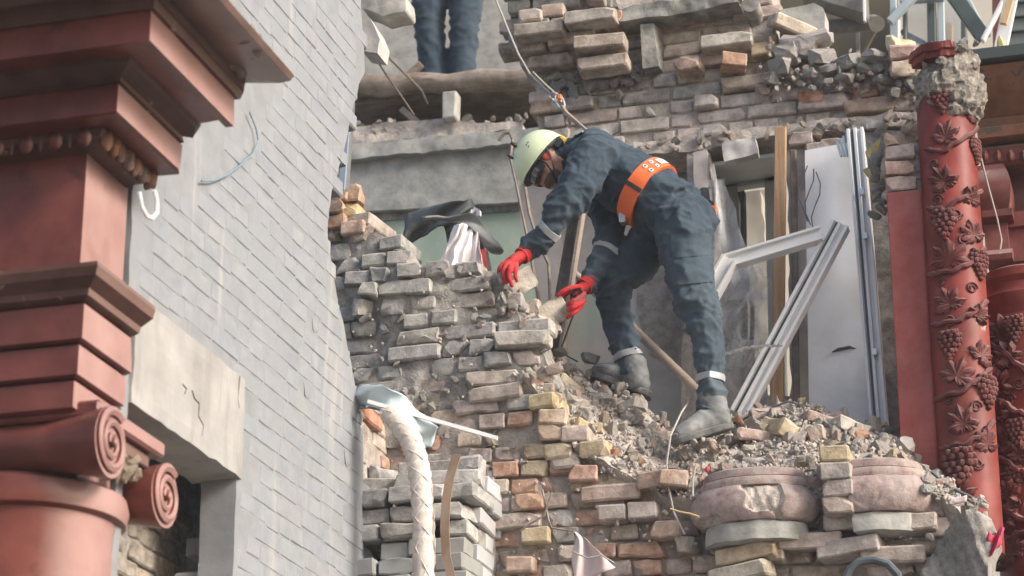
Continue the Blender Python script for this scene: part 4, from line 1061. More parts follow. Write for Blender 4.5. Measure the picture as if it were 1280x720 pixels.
# fine gravel, too small to count
gm = MB(); rs = random.Random(5)
def octa(p, s_):
    e = Euler((rs.uniform(0, 6), rs.uniform(0, 6), rs.uniform(0, 6))).to_matrix()
    q = [e @ Vector(d)*s_*rs.uniform(.6, 1.3) for d in ((1,0,0),(-1,0,0),(0,1,0),(0,-1,0),(0,0,1),(0,0,-1))]
    gm.add([p+x for x in q], [(0,2,4),(2,1,4),(1,3,4),(3,0,4),(2,0,5),(1,2,5),(3,1,5),(0,3,5)])
for k in range(5200):
    u, t_ = rs.uniform(638, 1195), rs.random(); p = slope(u, t_*.97)+Vector((0, -.02*rs.random(), .010*rs.gauss(0, 1)))
    s_ = rs.uniform(.004, .015); octa(p, s_)
for k in range(600):
    u, v = rs.uniform(440, 1190), rs.uniform(330, 720)
    fr, po = (FP, pile) if v < 500 and u < 690 else (FL, low)
    if not inside(fr.px(u, v), po): continue
    p = PY(u, v, fr.val-.03+rs.uniform(-.02, .03)); s_ = rs.uniform(.004, .012)
    octa(p, s_)
go = gm.build('gravel', 'rubble'); go['kind'] = 'stuff'; go['label'] = 'fine mortar gravel strewn over the rubble and brickwork'; go['category'] = 'gravel'
RC = [((.44,.385,.34), 5), ((.40,.36,.325), 3), ((.48,.44,.40), 3), ((.45,.31,.255), 3), (ORG, .6), ((.47,.36,.21), .9), ((.30,.285,.27), .7)]
for k in range(330):
    u = rnd(642, 1192); t_ = rnd(.02, 1.0); s_ = random.choice((rnd(.02, .035), rnd(.025, .05), rnd(.04, .07)))
    p = slope(u, t_)+Vector((0, -.015, .012))
    east = u > 870
    stone(p, s_, tuple(min(.7, x*1.15) for x in pick(RC)), 'dusty mortar stone in the rubble mound above the dusty column bases' if east else 'dusty mortar stone on the rubble slope below the man\'s boots', 'stones of the mound over the column bases' if east else 'stones of the rubble slope', .029)
LB = (  # u, v, colour, mesh kind, size, tilt, label
 (992,544,(.50,.39,.22),'hbroke',1.1,24,'broken yellow brick standing on its corner on the mound'),
 (1018,545,(.50,.42,.34),'hbroke',1.0,-20,'buff broken brick leaning on the yellow one on the mound'),
 (952,548,(.44,.29,.24),'fbroke',.8,6,'dull red half brick lying on the mound behind the column base'),
 (965,518,(.45,.34,.30),'fbroke',.7,-10,'pinkish brick piece near the crest of the mound'),
 (900,556,(.44,.38,.35),'fbroke',.9,-22,'grey pink brick tilted beside the man\'s near boot'),
 (1035,528,(.46,.30,.25),'fbroke',.7,12,'red brick piece at the foot of the white panel'),
 (1078,540,(.47,.42,.38),'fbroke',.9,8,'pale brick lying on the mound below the tall white profile'),
 (1098,538,(.54,.42,.22),'hbroke',.7,8,'small yellow brick end below the tall white profile'),
 (735,536,(.50,.38,.19),'hbroke',.75,8,'yellow brick end standing upright in the rubble slope'),
 (748,538,(.52,.40,.20),'hbroke',.6,-12,'small tan brick end beside the upright yellow one'),
 (722,488,(.50,.42,.27),'fbroke',.7,24,'yellowish broken brick on the upper rubble slope'),
 (690,478,(.50,.36,.26),'hbroke',.8,-18,'orange tinted broken brick where the wall stub meets the slope'),
 (828,548,(.50,.40,.32),'fbroke',.8,-6,'buff brick piece in front of the near boot'),
 (808,505,(.30,.30,.29),'hbroke',.8,14,'dark grey brick piece between the two boots'),
 (788,508,(.40,.36,.33),'fbroke',.7,-18,'brownish grey brick piece below the far boot'),
 (1165,628,(.36,.36,.35),'hbroke',.5,10,'grey brick scrap at the foot of the red pilaster'),
)
for k, (u, v, c, kind, s_, tl, lab) in enumerate(LB):
    t_ = max(0, min(1, (at_u(front, u)-v)/max(1, at_u(front, u)-at_u(back, u)))); p = slope(u, t_); p.y -= .05
    o = place('loose_brick', BSC[kind][k % 8], None, p, Euler((radians(tl*.8), radians(tl), radians(tl*2+k*31 % 50))), c, (s_,)*3); tag(o, lab, 'brick')
for k, (u, v, sx, sz, c, lab) in enumerate(((752,500,.085,.05,(.62,.60,.58),'white plaster lump on the slope below the far boot'),(800,550,.08,.05,(.55,.51,.49),'pale plaster lump at the middle of the rubble slope'),(784,522,.05,.04,(.64,.62,.60),'small white plaster chip at the middle of the slope'),(712,512,.05,.05,(.60,.60,.61),'bluish white plaster lump beside the wall stub'),(1126,560,.09,.12,(.55,.51,.48),'tall broken plaster edge at the mound\'s end by the red pilaster'),(1148,580,.05,.10,(.56,.51,.48),'thin plaster shard leaning at the red pilaster'),(700,440,.07,.03,(.55,.53,.51),'white rounded plaster lump at the foot of the leaning plank'),(738,448,.07,.05,(.22,.24,.235),'dark grey rock at the foot of the green stained wall'),(712,462,.08,.06,(.38,.37,.35),'grey mortar lump between wall stub and far boot'),(820,570,.08,.05,(.45,.40,.36),'flat pinkish stone in front of the near boot'))):
    t_ = max(0, min(1, (at_u(front, u)-v)/max(1, at_u(front, u)-at_u(back, u)))); p = PY(u, v, lerp(YR0, YR1, t_)-.05)
    o = place('plaster_chunk', ROCKS[(k*3) % 16], None, p, Euler((rnd(-.3, .3), rnd(-.3, .3), rnd(0, 6))), c, (sx, sx, sz)); tag(o, lab, 'chunk')

# ================================================================== dusty column bases
def base(u, vtop, r, y, label, a0, a1, k, sp_=(3.3, 5.3)):
    o = thing('column_stump', PY(u, vtop+90, y), label, 'column base')
    zc_ = PY(u, vtop, y-r*.8).z; c = Vector((PY(u, vtop, y).x, y, 0))
    def lat(prof, seg=40):
        m = MB().lathe([(rr, zc_+z) for rr, z in prof], c, seg, a0, a1)
        for q in m.v: q.y = c.y+(-abs((q.y-c.y)/r)**1.0*r*.62 if q.y < c.y else (q.y-c.y)*.62); q.z += .045*(q.x-c.x)*0
        return m
    def spall(m, lo, hi, th=.0):
        """knock rough shallow pieces out of the face"""
        m.w = []
        for q in m.v:
            an = atan2((q.y-c.y)/.62, q.x-c.x) % (2*pi); n_ = N3(q, 5, k)+.35*N3(q, 13, k+2)
            w_ = max(0, min(1, (n_-th)*28))*(1 if lo < an < hi else .15); m.w.append(w_)
            d_ = Vector((q.x-c.x, q.y-c.y, 0)); L_ = max(.001, d_.length)
            q -= d_/L_*(w_*(.022+.010*N3(q, 34, 3)))
        return m
    lat([(r*.70, -.005), (r*.765, -.012), (r*.78, -.03), (r*.775, -.043), (r*.5, -.05)], 80).rough(.003, 9, k).build('upper_fillet', 'column_dusty', o, smooth=40)
    lat([(r*.5, -.044), (r*.80, -.047), (r*.83, -.058), (r*.835, -.072), (r*.82, -.085), (r*.5, -.09)], 80).rough(.003, 9, k).build('scotia_ring', 'column_dusty', o, smooth=40)
    tp_ = [(r*.6, -.082)]+[(r*(.84+.16*sin(pi*i/12)**.8), -.085-.15*i/12) for i in range(13)]+[(r*.5, -.24)]
    tp_ = [tp_[0]]+[(lerp(a_[0], b_[0], f_), lerp(a_[1], b_[1], f_)) for a_, b_ in zip(tp_[1:-1], tp_[2:-1]) for f_ in (0, .5)]+[tp_[-2], tp_[-1]]
    tm = spall(lat(tp_, 150), *sp_); to = tm.rough(.0025, 26, k).build('torus', 'column_dusty', o, smooth=45); to.data.materials.append(MATS['rubble'])
    for p in to.data.polygons:
        if sum(tm.w[i] for i in p.vertices)/len(p.vertices) > .5: p.material_index = 1
    spall(lat([(r*.4, -.237), (r*.77, -.240), (r*.79, -.26), (r*.785, -.29), (r*.78, -.315), (r*.4, -.325)], 80), 9, 9, .12).rough(.006, 12).build('plinth', 'concrete', o, smooth=40)
    return o
base(942, 573, .280, 9.99, 'chipped dusty round column base over the darker bricks', pi*.98, pi*2.02, 1)
base(1084, 562, .280, 10.02, 'dusty red round column base beside the red pilaster', pi*1.42, pi*2.05, 4, (0, 0))

for k in range(26):                       # stones packed round the boots
    u, v = ((rnd(838, 915), 553+rnd(-6, 8)-max(0, 0)) if k % 2 else (rnd(740, 812), rnd(478, 500)+4))
    stone(PY(u, v, 10.12 if k % 2 else 10.52), rnd(.018, .045), tuple(min(.7, x*1.15) for x in pick(RC)), 'dusty mortar stone packed against one of the man\'s boots', 'stones packed round the boots', .022)
# ================================================================== red pilaster, vine column, dark portal
YV = 10.5
pil = thing('pilaster', PY(1140,585,10.45), 'smooth dull red pilaster with bare bricks showing at its broken top', 'pilaster')
pa = PY(1108,240,10.45); pb_ = PY(1150,240,10.45); zb_ = PY(1150,640,10.45).z; ztp = PY(1130,238,10.45).z
def pshape(z, g=0.0):
    x0, x1 = pa.x-g, pb_.x+g
    return [Vector((x0, 10.45-g, z)), Vector((x1, 10.45-g, z)), Vector((x1+.10+g*.4, 10.56, z)), Vector((x1+.10+g*.4, 10.80, z)), Vector((x0, 10.80, z))]
MB().prism(pshape(zb_), (0, 0, ztp-zb_)).rough(.004, 5).build('shaft', 'paint_red_pale', pil, bevel=.004)
sr = MB().prism([Vector((pb_.x+.012, 10.462, ztp-.02)), Vector((pb_.x+.10, 10.56, ztp-.02)), Vector((pb_.x+.10, 10.70, ztp-.02)), Vector((pb_.x+.0, 10.60, ztp-.02))], (0, 0, .17)).rough(.006, 8); sr.build('side_remnant', 'paint_red_pale', pil)
MB().box(Vector(((pa.x+pb_.x)/2+.02, 10.62, ztp+.12)), (.15, .26, .25)).rough(.012, 9).build('mortar_core', 'mortar', pil)
for k in range(4):
    z = ztp+.038+k*.077
    c = [(.42,.27,.23),(.45,.20,.13),(.43,.30,.27),(.52,.33,.20)][k]
    place('brick', (BSC if k == 3 else BS)['hbroke' if k in (1, 3) else 'head'][k+2], pil, Vector((lerp(pa.x, pb_.x, .45), 10.45+rnd(-.01, .01), z)), FK.m @ Euler((0, 0, radians(rnd(-3, 3)))).to_matrix(), c, (1.15, .9, 1))
for k, (u, v) in enumerate(((1152,172),(1150,190),(1148,210),(1150,225))):
    place('mortar_lump', ROCKS[k], pil, PY(u, v, 10.50), Euler((k, k*2, 0)), (.46,.41,.37), (.05, .06, .045))
for k, (a, b) in enumerate((((1086,196),(1104,180)), ((1084,212),(1100,232)), ((1088,230),(1108,224)))):
    o = MB().bar(PY(a[0], a[1], 10.72), PY(b[0], b[1], 10.72), .04, .04).rough(.012, 25).build('foam_lump', 'foam_yellow'); tag(o, ('upper', 'middle', 'lower')[k]+' lump of yellow foam wedged behind the red pilaster top', 'foam')
for k in range(14):
    o = place('mortar_lump', ROCKS[k], pil, PY(1098+rnd(-6, 8), 165+k*8, 10.62), Euler((rnd(0, 6), rnd(0, 6), 0)), random.choice(((.36,.33,.29),(.28,.26,.23))), (.05, .05, .05))

class Cyl:
    def __init__(s, u0, u1, v, y):
        s.y = y; a, b = PY(u0, v, y), PY(u1, v, y); s.r = (b.x-a.x)/2*1.02; s.c = Vector(((a.x+b.x)/2, y, 0))
        n = Vector((-s.c.x, -s.c.y, 0)).normalized(); s.n = n; s.t = Vector((-n.y, n.x, 0))   # towards the viewer; t runs to the viewer's right
    def hit(s, u, v):
        d = ray(u, v); o = CAM-s.c; A = d.x*d.x+d.y*d.y; B = 2*(o.x*d.x+o.y*d.y); Cc = o.x*o.x+o.y*o.y-s.r**2; D = B*B-4*A*Cc
        k = (-B-sqrt(max(0, D)))/(2*A); p = CAM+d*k; q = p-s.c
        return atan2(q.dot(s.t), q.dot(s.n))*s.r, p.z
    def at(s, a, z, h=0.0):
        f = a/s.r; return s.c+(s.n*cos(f)+s.t*sin(f))*(s.r+h)+Vector((0, 0, z))
HALF = ((0,1.0),(9,.80),(15,.86),(24,.56),(33,.74),(43,1.0),(51,.80),(58,.84),(70,.50),(82,.66),(97,.92),(107,.72),(117,.74),(135,.50),(150,.52),(166,.36),(180,.14))
def leaf_r(deg):
    deg = abs((deg+180) % 360-180)
    for (a, r0), (b, r1) in zip(HALF, HALF[1:]):
        if deg <= b: return lerp(r0, r1, (deg-a)/(b-a))
    return .14
def leaf(cy, u, v, size, ang, parent, mat, hgt=.022):
    a0, z0 = cy.hit(u, v); N = 60; mb = MB(); hgt *= rnd(.7, 1.05); size *= rnd(.9, 1.15); ang += rnd(-.35, .35); tip = rnd(-.01, .012)
    vs = [cy.at(a0, z0, hgt*.35)]; rings = ((.4, .6), (.72, .95), (1.0, .6), (1.02, -.5)); sq = rnd(.8, 1.1)
    for q, (fr_, hh) in enumerate(rings):
        for k in range(N):
            th = 2*pi*k/N; rr = leaf_r(360*k/N); r_ = size*rr*fr_
            vein_ = .35*math.exp(-(min(abs(((360*k/N+d_) % 360+180) % 360-180) for d_ in (0, 43, -43, 97, -97))/9)**2)
            h_ = hgt*(hh*(.6+.4*rr)+(vein_ if q < 3 else 0))+tip*fr_*cos(th)+.0025*sin(k*2.1+size*90)*(q in (1, 2))
            x_, y_ = r_*sin(th)*sq, r_*cos(th)
            vs.append(cy.at(a0+x_*cos(ang)+y_*sin(ang), z0-x_*sin(ang)+y_*cos(ang), h_))
    fs = [(0, 1+k, 1+(k+1) % N) for k in range(N)]
    for q in range(len(rings)-1):
        for k in range(N): fs.append((1+q*N+k, 1+q*N+(k+1) % N, 1+(q+1)*N+(k+1) % N, 1+(q+1)*N+k))
    mb.add(vs, fs)
    lo = mb.build('vine_leaf', mat, parent, smooth=35)
def grapes(cy, u, v, size, parent, mat, ang=0.0):
    size *= rnd(.85, 1.1); a0, z0 = cy.hit(u, v); mb = MB(); r_ = size*.105
    rows = [(4, .42), (5, .26), (5, .09), (4, -.08), (3, -.25), (2, -.41), (1, -.55)]
    for layer in (0, 1):
        for n_, zz in rows:
            n2 = n_-layer
            for k in range(n2):
                aa = (k-(n2-1)/2)*r_*1.75; zz2 = zz*size+(-.03*size if layer else 0)
                mb.ball(cy.at(a0+aa+rnd(-.2, .2)*r_, z0+zz2+rnd(-.2, .2)*r_, r_*(.5+.75*layer)), r_, 7, 5)
    mb.build('grape_cluster', mat, parent, smooth=True)
def vine(cy, pts, parent, mat, r=.012):
    hs = [cy.hit(*p) for p in pts]; path = []
    for (a, z), (b, y) in zip(hs, hs[1:]):
        for k in range(5): f = k/5; path.append((lerp(a, b, f), lerp(z, y, f)))
    path.append(hs[-1])
    path = [(a+.004*sin(i*1.3), z+.004*cos(i*1.7)) for i, (a, z) in enumerate(path)]
    MB().tube([cy.at(a, z, r*.7) for a, z in path], [r*(1+.18*sin(i*2.3)) for i in range(len(path))], 7).rough(.003, 40).build('vine_stem', mat, parent, smooth=True)
def tendril(cy, u, v, size, parent, mat, sgn=1):
    a0, z0 = cy.hit(u, v); pts = []
    for k in range(26):
        th = k/26*3.4*pi*sgn; r_ = size*(1-.75*k/26); pts.append(cy.at(a0+r_*cos(th), z0+r_*sin(th)-k/26*.002, .004))
    MB().tube(pts, .0045, 5).build('tendril', mat, parent, smooth=True)

# --- slender vine column
c1 = Cyl(1158, 1230, 330, YV)
vc = thing('column', Vector((c1.c.x, c1.c.y, PY(1200,640,YV).z)), 'bright red round column carved with grapevines beside the pilaster', 'column')
z0_, z1_ = PY(1200,690,YV-.1).z, PY(1190,112,YV-.1).z
sh = MB().lathe([(c1.r, z0_), (c1.r*1.0, lerp(z0_, z1_, .3)), (c1.r*.995, lerp(z0_, z1_, .7)), (c1.r*.99, z1_-.01), (c1.r*.9, z1_+.01)], c1.c, 56)
sh.build('shaft', 'paint_red', vc, smooth=40)
RM = 'paint_red_relief'
for u, v, s_ in ((1178,124,.125),(1180,279,.14),(1187,430,.145),(1199,584,.155),(1219,188,.12),(1224,330,.12),(1234,488,.13)): grapes(c1, u, v, s_, vc, RM)
for u, v, s_, a in ((1182,172,.085,.2),(1181,228,.085,-.3),(1187,325,.085,.25),(1187,380,.088,-.2),(1196,470,.09,.2),(1205,530,.09,-.25),(1210,140,.075,.5),(1214,250,.07,.3),(1217,295,.075,-.3),(1226,445,.08,.4),(1234,556,.08,-.2),(1222,395,.06,.5),(1200,620,.09,.3)): leaf(c1, u, v, s_, a, vc, RM)
for pts in ([(1159,188),(1178,190),(1200,176),(1224,160)], [(1161,262),(1182,262),(1205,246),(1226,240)], [(1163,345),(1190,340),(1212,330),(1228,312)], [(1168,408),(1195,402),(1215,392),(1231,378)], [(1172,500),(1200,492),(1222,474),(1236,462)], [(1178,562),(1205,556),(1226,545),(1240,528)]): vine(c1, pts, vc, RM)
for k, (u, v) in enumerate(((1168,205),(1172,250),(1196,268),(1176,352),(1188,400),(1215,360),(1186,498),(1220,508),(1222,580),(1205,300))): tendril(c1, u, v, .028, vc, RM, 1 if k % 2 else -1)
# crumbled capital on top
zk = PY(1200,128,YV-.1).z; zk2 = PY(1200,56,YV-.1).z; cc = c1.c+Vector((.03, 0, 0))
MB().lathe([(.10+.058*sin(pi*min(1, .08+i/22*.95))**.7, lerp(zk-.06, zk2+.01, i/22)) for i in range(23)], cc, 60).rough(.030, 8, 3).rough(.020, 24, 8).rough(.010, 60, 5).build('crumbled_capital', 'aggregate', vc, label='crumbled bare concrete core of the lost capital')
MB().lathe([(.120, zk2-.075), (.152, zk2-.07), (.155, zk2-.045), (.166, zk2-.04), (.168, zk2-.005), (.12, zk2)], cc+Vector((-.015, -.006, 0)), 30, pi*1.08, pi*1.62).rough(.010, 16).rough(.005, 50).build('rim_remnant', 'paint_red', vc, label='red painted rim left on the crumbled capital')
for k in range(22):
    a_ = rnd(pi, 2*pi); z = rnd(zk-.02, zk2+.02); place('concrete_lump', ROCKS[k % 16], vc, cc+Vector((.145*cos(a_), .145*sin(a_), z)), Euler((rnd(0, 6), rnd(0, 6), 0)), random.choice(((.30,.25,.20),(.38,.32,.26),(.22,.19,.16))), (rnd(.02, .05),)*3)
for k in range(10):
    o = place('concrete_crumb', ROCKS[k], None, cc+Vector((rnd(-.11, .11), rnd(-.1, .02), zk2+.02)), Euler((rnd(0, 6), rnd(0, 6), 0)), (.45,.43,.41), (rnd(.015, .04),)*3); tag(o, 'pale crumb lying on the crumbled capital of the vine column', 'crumb', 'crumbs on the crumbled capital')

# --- dark portal behind it
dp = thing('portal', PY(1270,700,11.1), 'scorched dark red portal with moulded cornice and vine column at its side', 'portal')
def pband(name, prof, mat, x0, x1, y, smooth=30):
    """moulding running along x: profile [(out, z)]"""
    n = len(prof); vs = [Vector((x, y-o, z)) for x in (x0, x1) for o, z in prof]
    pr_ = list(range(n))
    fs = [(i, i+1, n+i+1, n+i) for i in range(n-1)]
    mb = MB(); vs += [Vector((x0, y+.3, prof[0][1])), Vector((x0, y+.3, prof[-1][1])), Vector((x1, y+.3, prof[0][1])), Vector((x1, y+.3, prof[-1][1]))]
    a, b, c, d_ = 2*n, 2*n+1, 2*n+2, 2*n+3
    fs += [tuple(range(n))+(b, a), tuple(range(2*n-1, n-1, -1))+(c, d_), (0, a, c, n), (n-1, 2*n-1, d_, b)]
    mb.add(vs, fs); return mb.build(name, mat, dp, smooth=smooth)
YD = 10.95
def zv(v, y=YD, u=1265): return PY(u, v, y).z
xl = PY(1222,150,YD).x; xr_ = PY(1520,150,YD).x
pband('cornice_top', [(.10, zv(98)), (.24, zv(96)), (.25, zv(84)), (.10, zv(84))], 'frame_dark', xl, xr_, YD)
pband('cornice_cove', [(.04, zv(150)), (.06, zv(146)), (.10, zv(132)), (.17, zv(112)), (.20, zv(100)), (.10, zv(98))], 'paint_burnt', xl, xr_, YD)
pband('cornice_fascia', [(.02, zv(178)), (.07, zv(176)), (.075, zv(164)), (.04, zv(160)), (.05, zv(150)), (.0, zv(149))], 'paint_burnt', xl, xr_, YD)
MB().box(Vector(((xl+xr_)/2, YD+.35, (zv(84)+zv(700))/2)), (xr_-xl, .4, zv(84)-zv(700))).build('back_wall', 'paint_red_dark', dp)
pband('soffit_band', [(.0, zv(206)), (.02, zv(202)), (.03, zv(186)), (.0, zv(180))], 'paint_red_dark', xl, xr_, YD)
for k in range(4):
    q = PY(1232+k*16, 197, YD); MB().ball(q+Vector((0, -.02, 0)), (.018, .02, .03), 8, 6).build('dentil_drop', 'paint_red_dark', dp, smooth=True)
# bracket body with a bowed front, then stepped pedestal
xb0, xb1 = PY(1222,260,YD-.05).x, PY(1258,260,YD-.05).x
def bow(a, b):
    z = lerp(zv(272), zv(206), b); o = .03+.06*sin(pi*min(1, b*1.1))
    return Vector((lerp(xb0, xb1+.03*sin(pi*b), a), YD-o, z))
MB().grid(bow, 4, 14, thick=Vector((0, .2, 0))).build('bracket', 'paint_red_dark', dp, smooth=40)
pband('pedestal_cap', [(.05, zv(284)), (.12, zv(280)), (.125, zv(272)), (.02, zv(270))], 'paint_red_dark', xl, xb1+.03, YD)
pband('pedestal', [(.07, zv(318)), (.07, zv(284))], 'paint_red_dark', xl, xb1, YD, False)
pband('pedestal_foot', [(.10, zv(332)), (.11, zv(326)), (.08, zv(318))], 'paint_red_dark', xl, xb1+.015, YD, False)
pband('side_step', [(.03, zv(330)), (.03, zv(290)), (.05, zv(288)), (.05, zv(270)), (.0, zv(268))], 'paint_red_dark', xb1, xr_, YD, False)
c2 = Cyl(1236, 1350, 500, 10.85)
MB().lathe([(c2.r*.96, zv(396, 10.7)), (c2.r*1.02, zv(388, 10.7)), (c2.r*1.10, zv(378, 10.7)), (c2.r*1.11, zv(370, 10.7)), (c2.r*1.03, zv(362, 10.7)), (c2.r*1.03, zv(356, 10.7)), (c2.r*1.13, zv(350, 10.7)), (c2.r*1.13, zv(340, 10.7)), (c2.r*.9, zv(334, 10.7))], c2.c, 48).build('column_ring', 'paint_red', dp, smooth=30)
MB().lathe([(c2.r, zv(790)), (c2.r, zv(395, 10.7))], c2.c, 48).build('side_column', 'paint_red', dp, smooth=40)
mb_ = 'paint_red_dark'
for u, v, s_, a in ((1252,420,.09,.3),(1262,448,.08,-.4),(1249,486,.09,.2),(1250,520,.08,-.3),(1254,558,.09,.3),(1250,600,.08,-.2),(1262,620,.08,.4),(1258,652,.09,.1),(1268,690,.09,-.3),(1275,570,.08,.5),(1252,705,.08,.2)): leaf(c2, u, v, s_, a, dp, RM, .03)
for u, v, s_ in ((1268,410,.13),(1246,450,.11),(1272,540,.12),(1268,600,.12),(1246,545,.10),(1250,640,.11)): grapes(c2, u, v, s_, dp, RM)
for pts in ([(1240,432),(1256,440),(1275,458),(1290,470)], [(1242,500),(1256,504),(1272,516),(1290,522)], [(1244,572),(1258,576),(1276,590),(1290,596)], [(1250,628),(1262,640),(1280,650),(1290,655)], [(1252,690),(1268,672),(1290,664)]): vine(c2, pts, dp, RM, .016)
for k, (u, v) in enumerate(((1274,480),(1262,500),(1272,630),(1260,585))): tendril(c2, u, v, .03, dp, RM, 1 if k % 2 else -1)
o = MB().tube([PY(u, v, 10.62) for u, v in ((1226,196),(1236,235),(1247,275),(1252,300),(1250,312))], .0045, 6).build('grey_wire', 'rope_grey', smooth=True); tag(o, 'thin grey wire hanging beside the vine column', 'wire')

# --- broken carved stone and cloth at its foot
FG = Frame('Y', 9.9)
ga0, gz0 = FG.px(1205,690)
o = rough_slab(FG, FG.poly([(1140,740),(1150,712),(1168,678),(1190,652),(1215,640),(1238,648),(1246,668),(1240,690),(1232,740)]), 0, .25, .012, .022, depth=lambda a, z: .07*cos((a-ga0)*9)+.05*sin((a-ga0)*16+(z-gz0)*7)+.008*sin((a-ga0)*120+(z-gz0)*40)-.06).build('carved_fragment', 'mortar_grey'); tag(o, 'grey broken carved stone fragment below the vine column', 'fragment')
for k in range(40):
    stone(PY(1165+rnd(0, 70), 625+rnd(-12, 26)+k*.2, 10.05), rnd(.02, .055), random.choice(((.40,.38,.35),(.33,.31,.29),(.44,.40,.37),(.30,.30,.26))), 'small stone heaped between the carved fragment and the vine column', 'stones by the carved fragment', .036)
def pinkc(a, b): return PY(1238+16*a-6*b, 663+26*b+5*sin(a*5), 9.88-.02*sin(a*7+b*4))
o = MB().grid(pinkc, 10, 10, thick=Vector((0, .02, 0))).rough(.012, 18).build('pink_cloth', 'pink_fabric', smooth='all'); tag(o, 'bright pink scrap of cloth on the carved fragment', 'cloth')
o = MB().grid(lambda a, b: PY(1186+22*a, 622+6*b-2*a, 9.98), 6, 3, thick=Vector((0, .02, 0))).rough(.01, 20).build('pink_scrap', 'cloth_pinkish', smooth='all'); tag(o, 'faded pink scrap lying at the foot of the pilaster', 'scrap')
for pts in ([(1165,590),(1182,606),(1200,615),(1215,622)], [(1168,602),(1185,612),(1202,626)]):
    o = MB().tube([PY(u, v, 10.1) for u, v in pts], .008, 6).build('dark_rod', 'pipe_dark'); tag(o, 'dark bent rod lying across the stones at the pilaster foot', 'rod', 'rods at the pilaster foot')
# ================================================================== people
from mathutils.bvhtree import BVHTree
def remesh(mb, voxel, smooth_it=4):
    """one continuous closed surface from overlapping closed shapes (world coordinates)"""
    me = mb.mesh('tmp'); o = bpy.data.objects.new('tmp', me); sc2 = bpy.data.scenes.new('tmp'); sc2.collection.objects.link(o)
    r_ = o.modifiers.new('r', 'REMESH'); r_.mode = 'VOXEL'; r_.voxel_size = voxel
    s_ = o.modifiers.new('s', 'SMOOTH'); s_.iterations = smooth_it; s_.factor = .5
    sc2.view_layers[0].update(); dg = sc2.view_layers[0].depsgraph; out = bpy.data.meshes.new_from_object(o.evaluated_get(dg))
    bpy.data.scenes.remove(sc2); bpy.data.objects.remove(o); bpy.data.meshes.remove(me)
    return out
def chain(mb, pts, radii, seg=14, n=5):
    """tapered limb: (u, v, y) joints with radii, resampled smoothly, rounded ends"""
    P = [PY(*p) if len(p) == 3 and not isinstance(p, Vector) else p for p in pts]
    rr = [r if isinstance(r, tuple) else (r, r) for r in radii]; path, rad = [], []
    for i in range(len(P)-1):
        for k in range(n):
            t_ = k/n; q0, q1, q2, q3 = P[max(i-1, 0)], P[i], P[i+1], P[min(i+2, len(P)-1)]
            path.append(.5*((2*q1)+(q2-q0)*t_+(2*q0-5*q1+4*q2-q3)*t_**2+(3*q1-q0-3*q2+q3)*t_**3))
            rad.append(tuple(lerp(rr[i][j], rr[i+1][j], t_*t_*(3-2*t_)) for j in (0, 1)))
    path.append(P[-1]); rad.append(rr[-1])
    mb.tube(path, rad, seg)
    for e in (0, -1): mb.ball(path[e], min(rad[e])*.98, 12, 8)
def wrinkle(me, amp, hot=(), skip=None, f=9):
    """cloth folds pushed into the surface, deeper near the joints given in hot [(point, radius, gain)]"""
    pos = [v.co.copy() for v in me.vertices]; nor = [v.normal.copy() for v in me.vertices]; new = []
    for p, nv in zip(pos, nor):
        if skip and skip(p): new.append(p); continue
        g_ = 1.0
        for c, r_, gain in hot:
            d_ = (p-c).length/r_
            if d_ < 1: g_ += gain*(1-d_)**1.2
        q = Vector((p.x*f*.9+p.z*f*.5, p.y*f*.8, p.z*f*1.15-p.x*f*.3)); w_ = Vector((noise.noise(q*.6+Vector((7, 3, 1))), noise.noise(q*.6), 0))*.8
        n1 = 1.5*max(0, 1-abs(noise.noise(q+w_))*2.6)**2-.35; n2 = 1.4*max(0, 1-abs(noise.noise(q*2.1+w_*1.4+Vector((4, 4, 4))))*2.4)**2-.3
        new.append(p+nv*amp*g_*(n1*.7+n2*.35-.2))
    me.vertices.foreach_set('co', [c for p in new for c in p]); me.update()
def finish(me, name, mat, parent, base=None, smooth=True):
    base = world_loc(parent) if parent else base
    me.transform(Matrix.Translation(-base))
    me.materials.clear(); me.materials.append(MATS[mat])
    for p in me.polygons: p.use_smooth = True
    o = bpy.data.objects.new(name, me); COL.objects.link(o); me.name = name
    if parent: o.parent = parent
    else: o.location = base
    return o
def ring_on(path_a, path_b, r_in, width, name, mat, parent, ell=None, seg=28, out=.006, tilt=None):
    """a band round a limb at point a, axis towards b"""
    a, b = path_a, path_b; z = (b-a).normalized(); ref = Vector((0, 0, 1)) if abs(z.z) < .9 else Vector((1, 0, 0))
    x = z.cross(ref).normalized(); y = z.cross(x); rx, ry = ell or (r_in, r_in); vs, fs = [], []
    for s_, g_ in ((-.5, -.004), (-.5, out), (.5, out), (.5, -.004)):
        for k in range(seg):
            t_ = 2*pi*k/seg; vs.append(a+z*width*s_+x*cos(t_)*(rx+g_)+y*sin(t_)*(ry+g_))
    for i in range(4):
        j = (i+1) % 4
        for k in range(seg): fs.append((i*seg+k, i*seg+(k+1) % seg, j*seg+(k+1) % seg, j*seg+k))
    return MB().add(vs, fs).build(name, mat, parent, smooth=40)

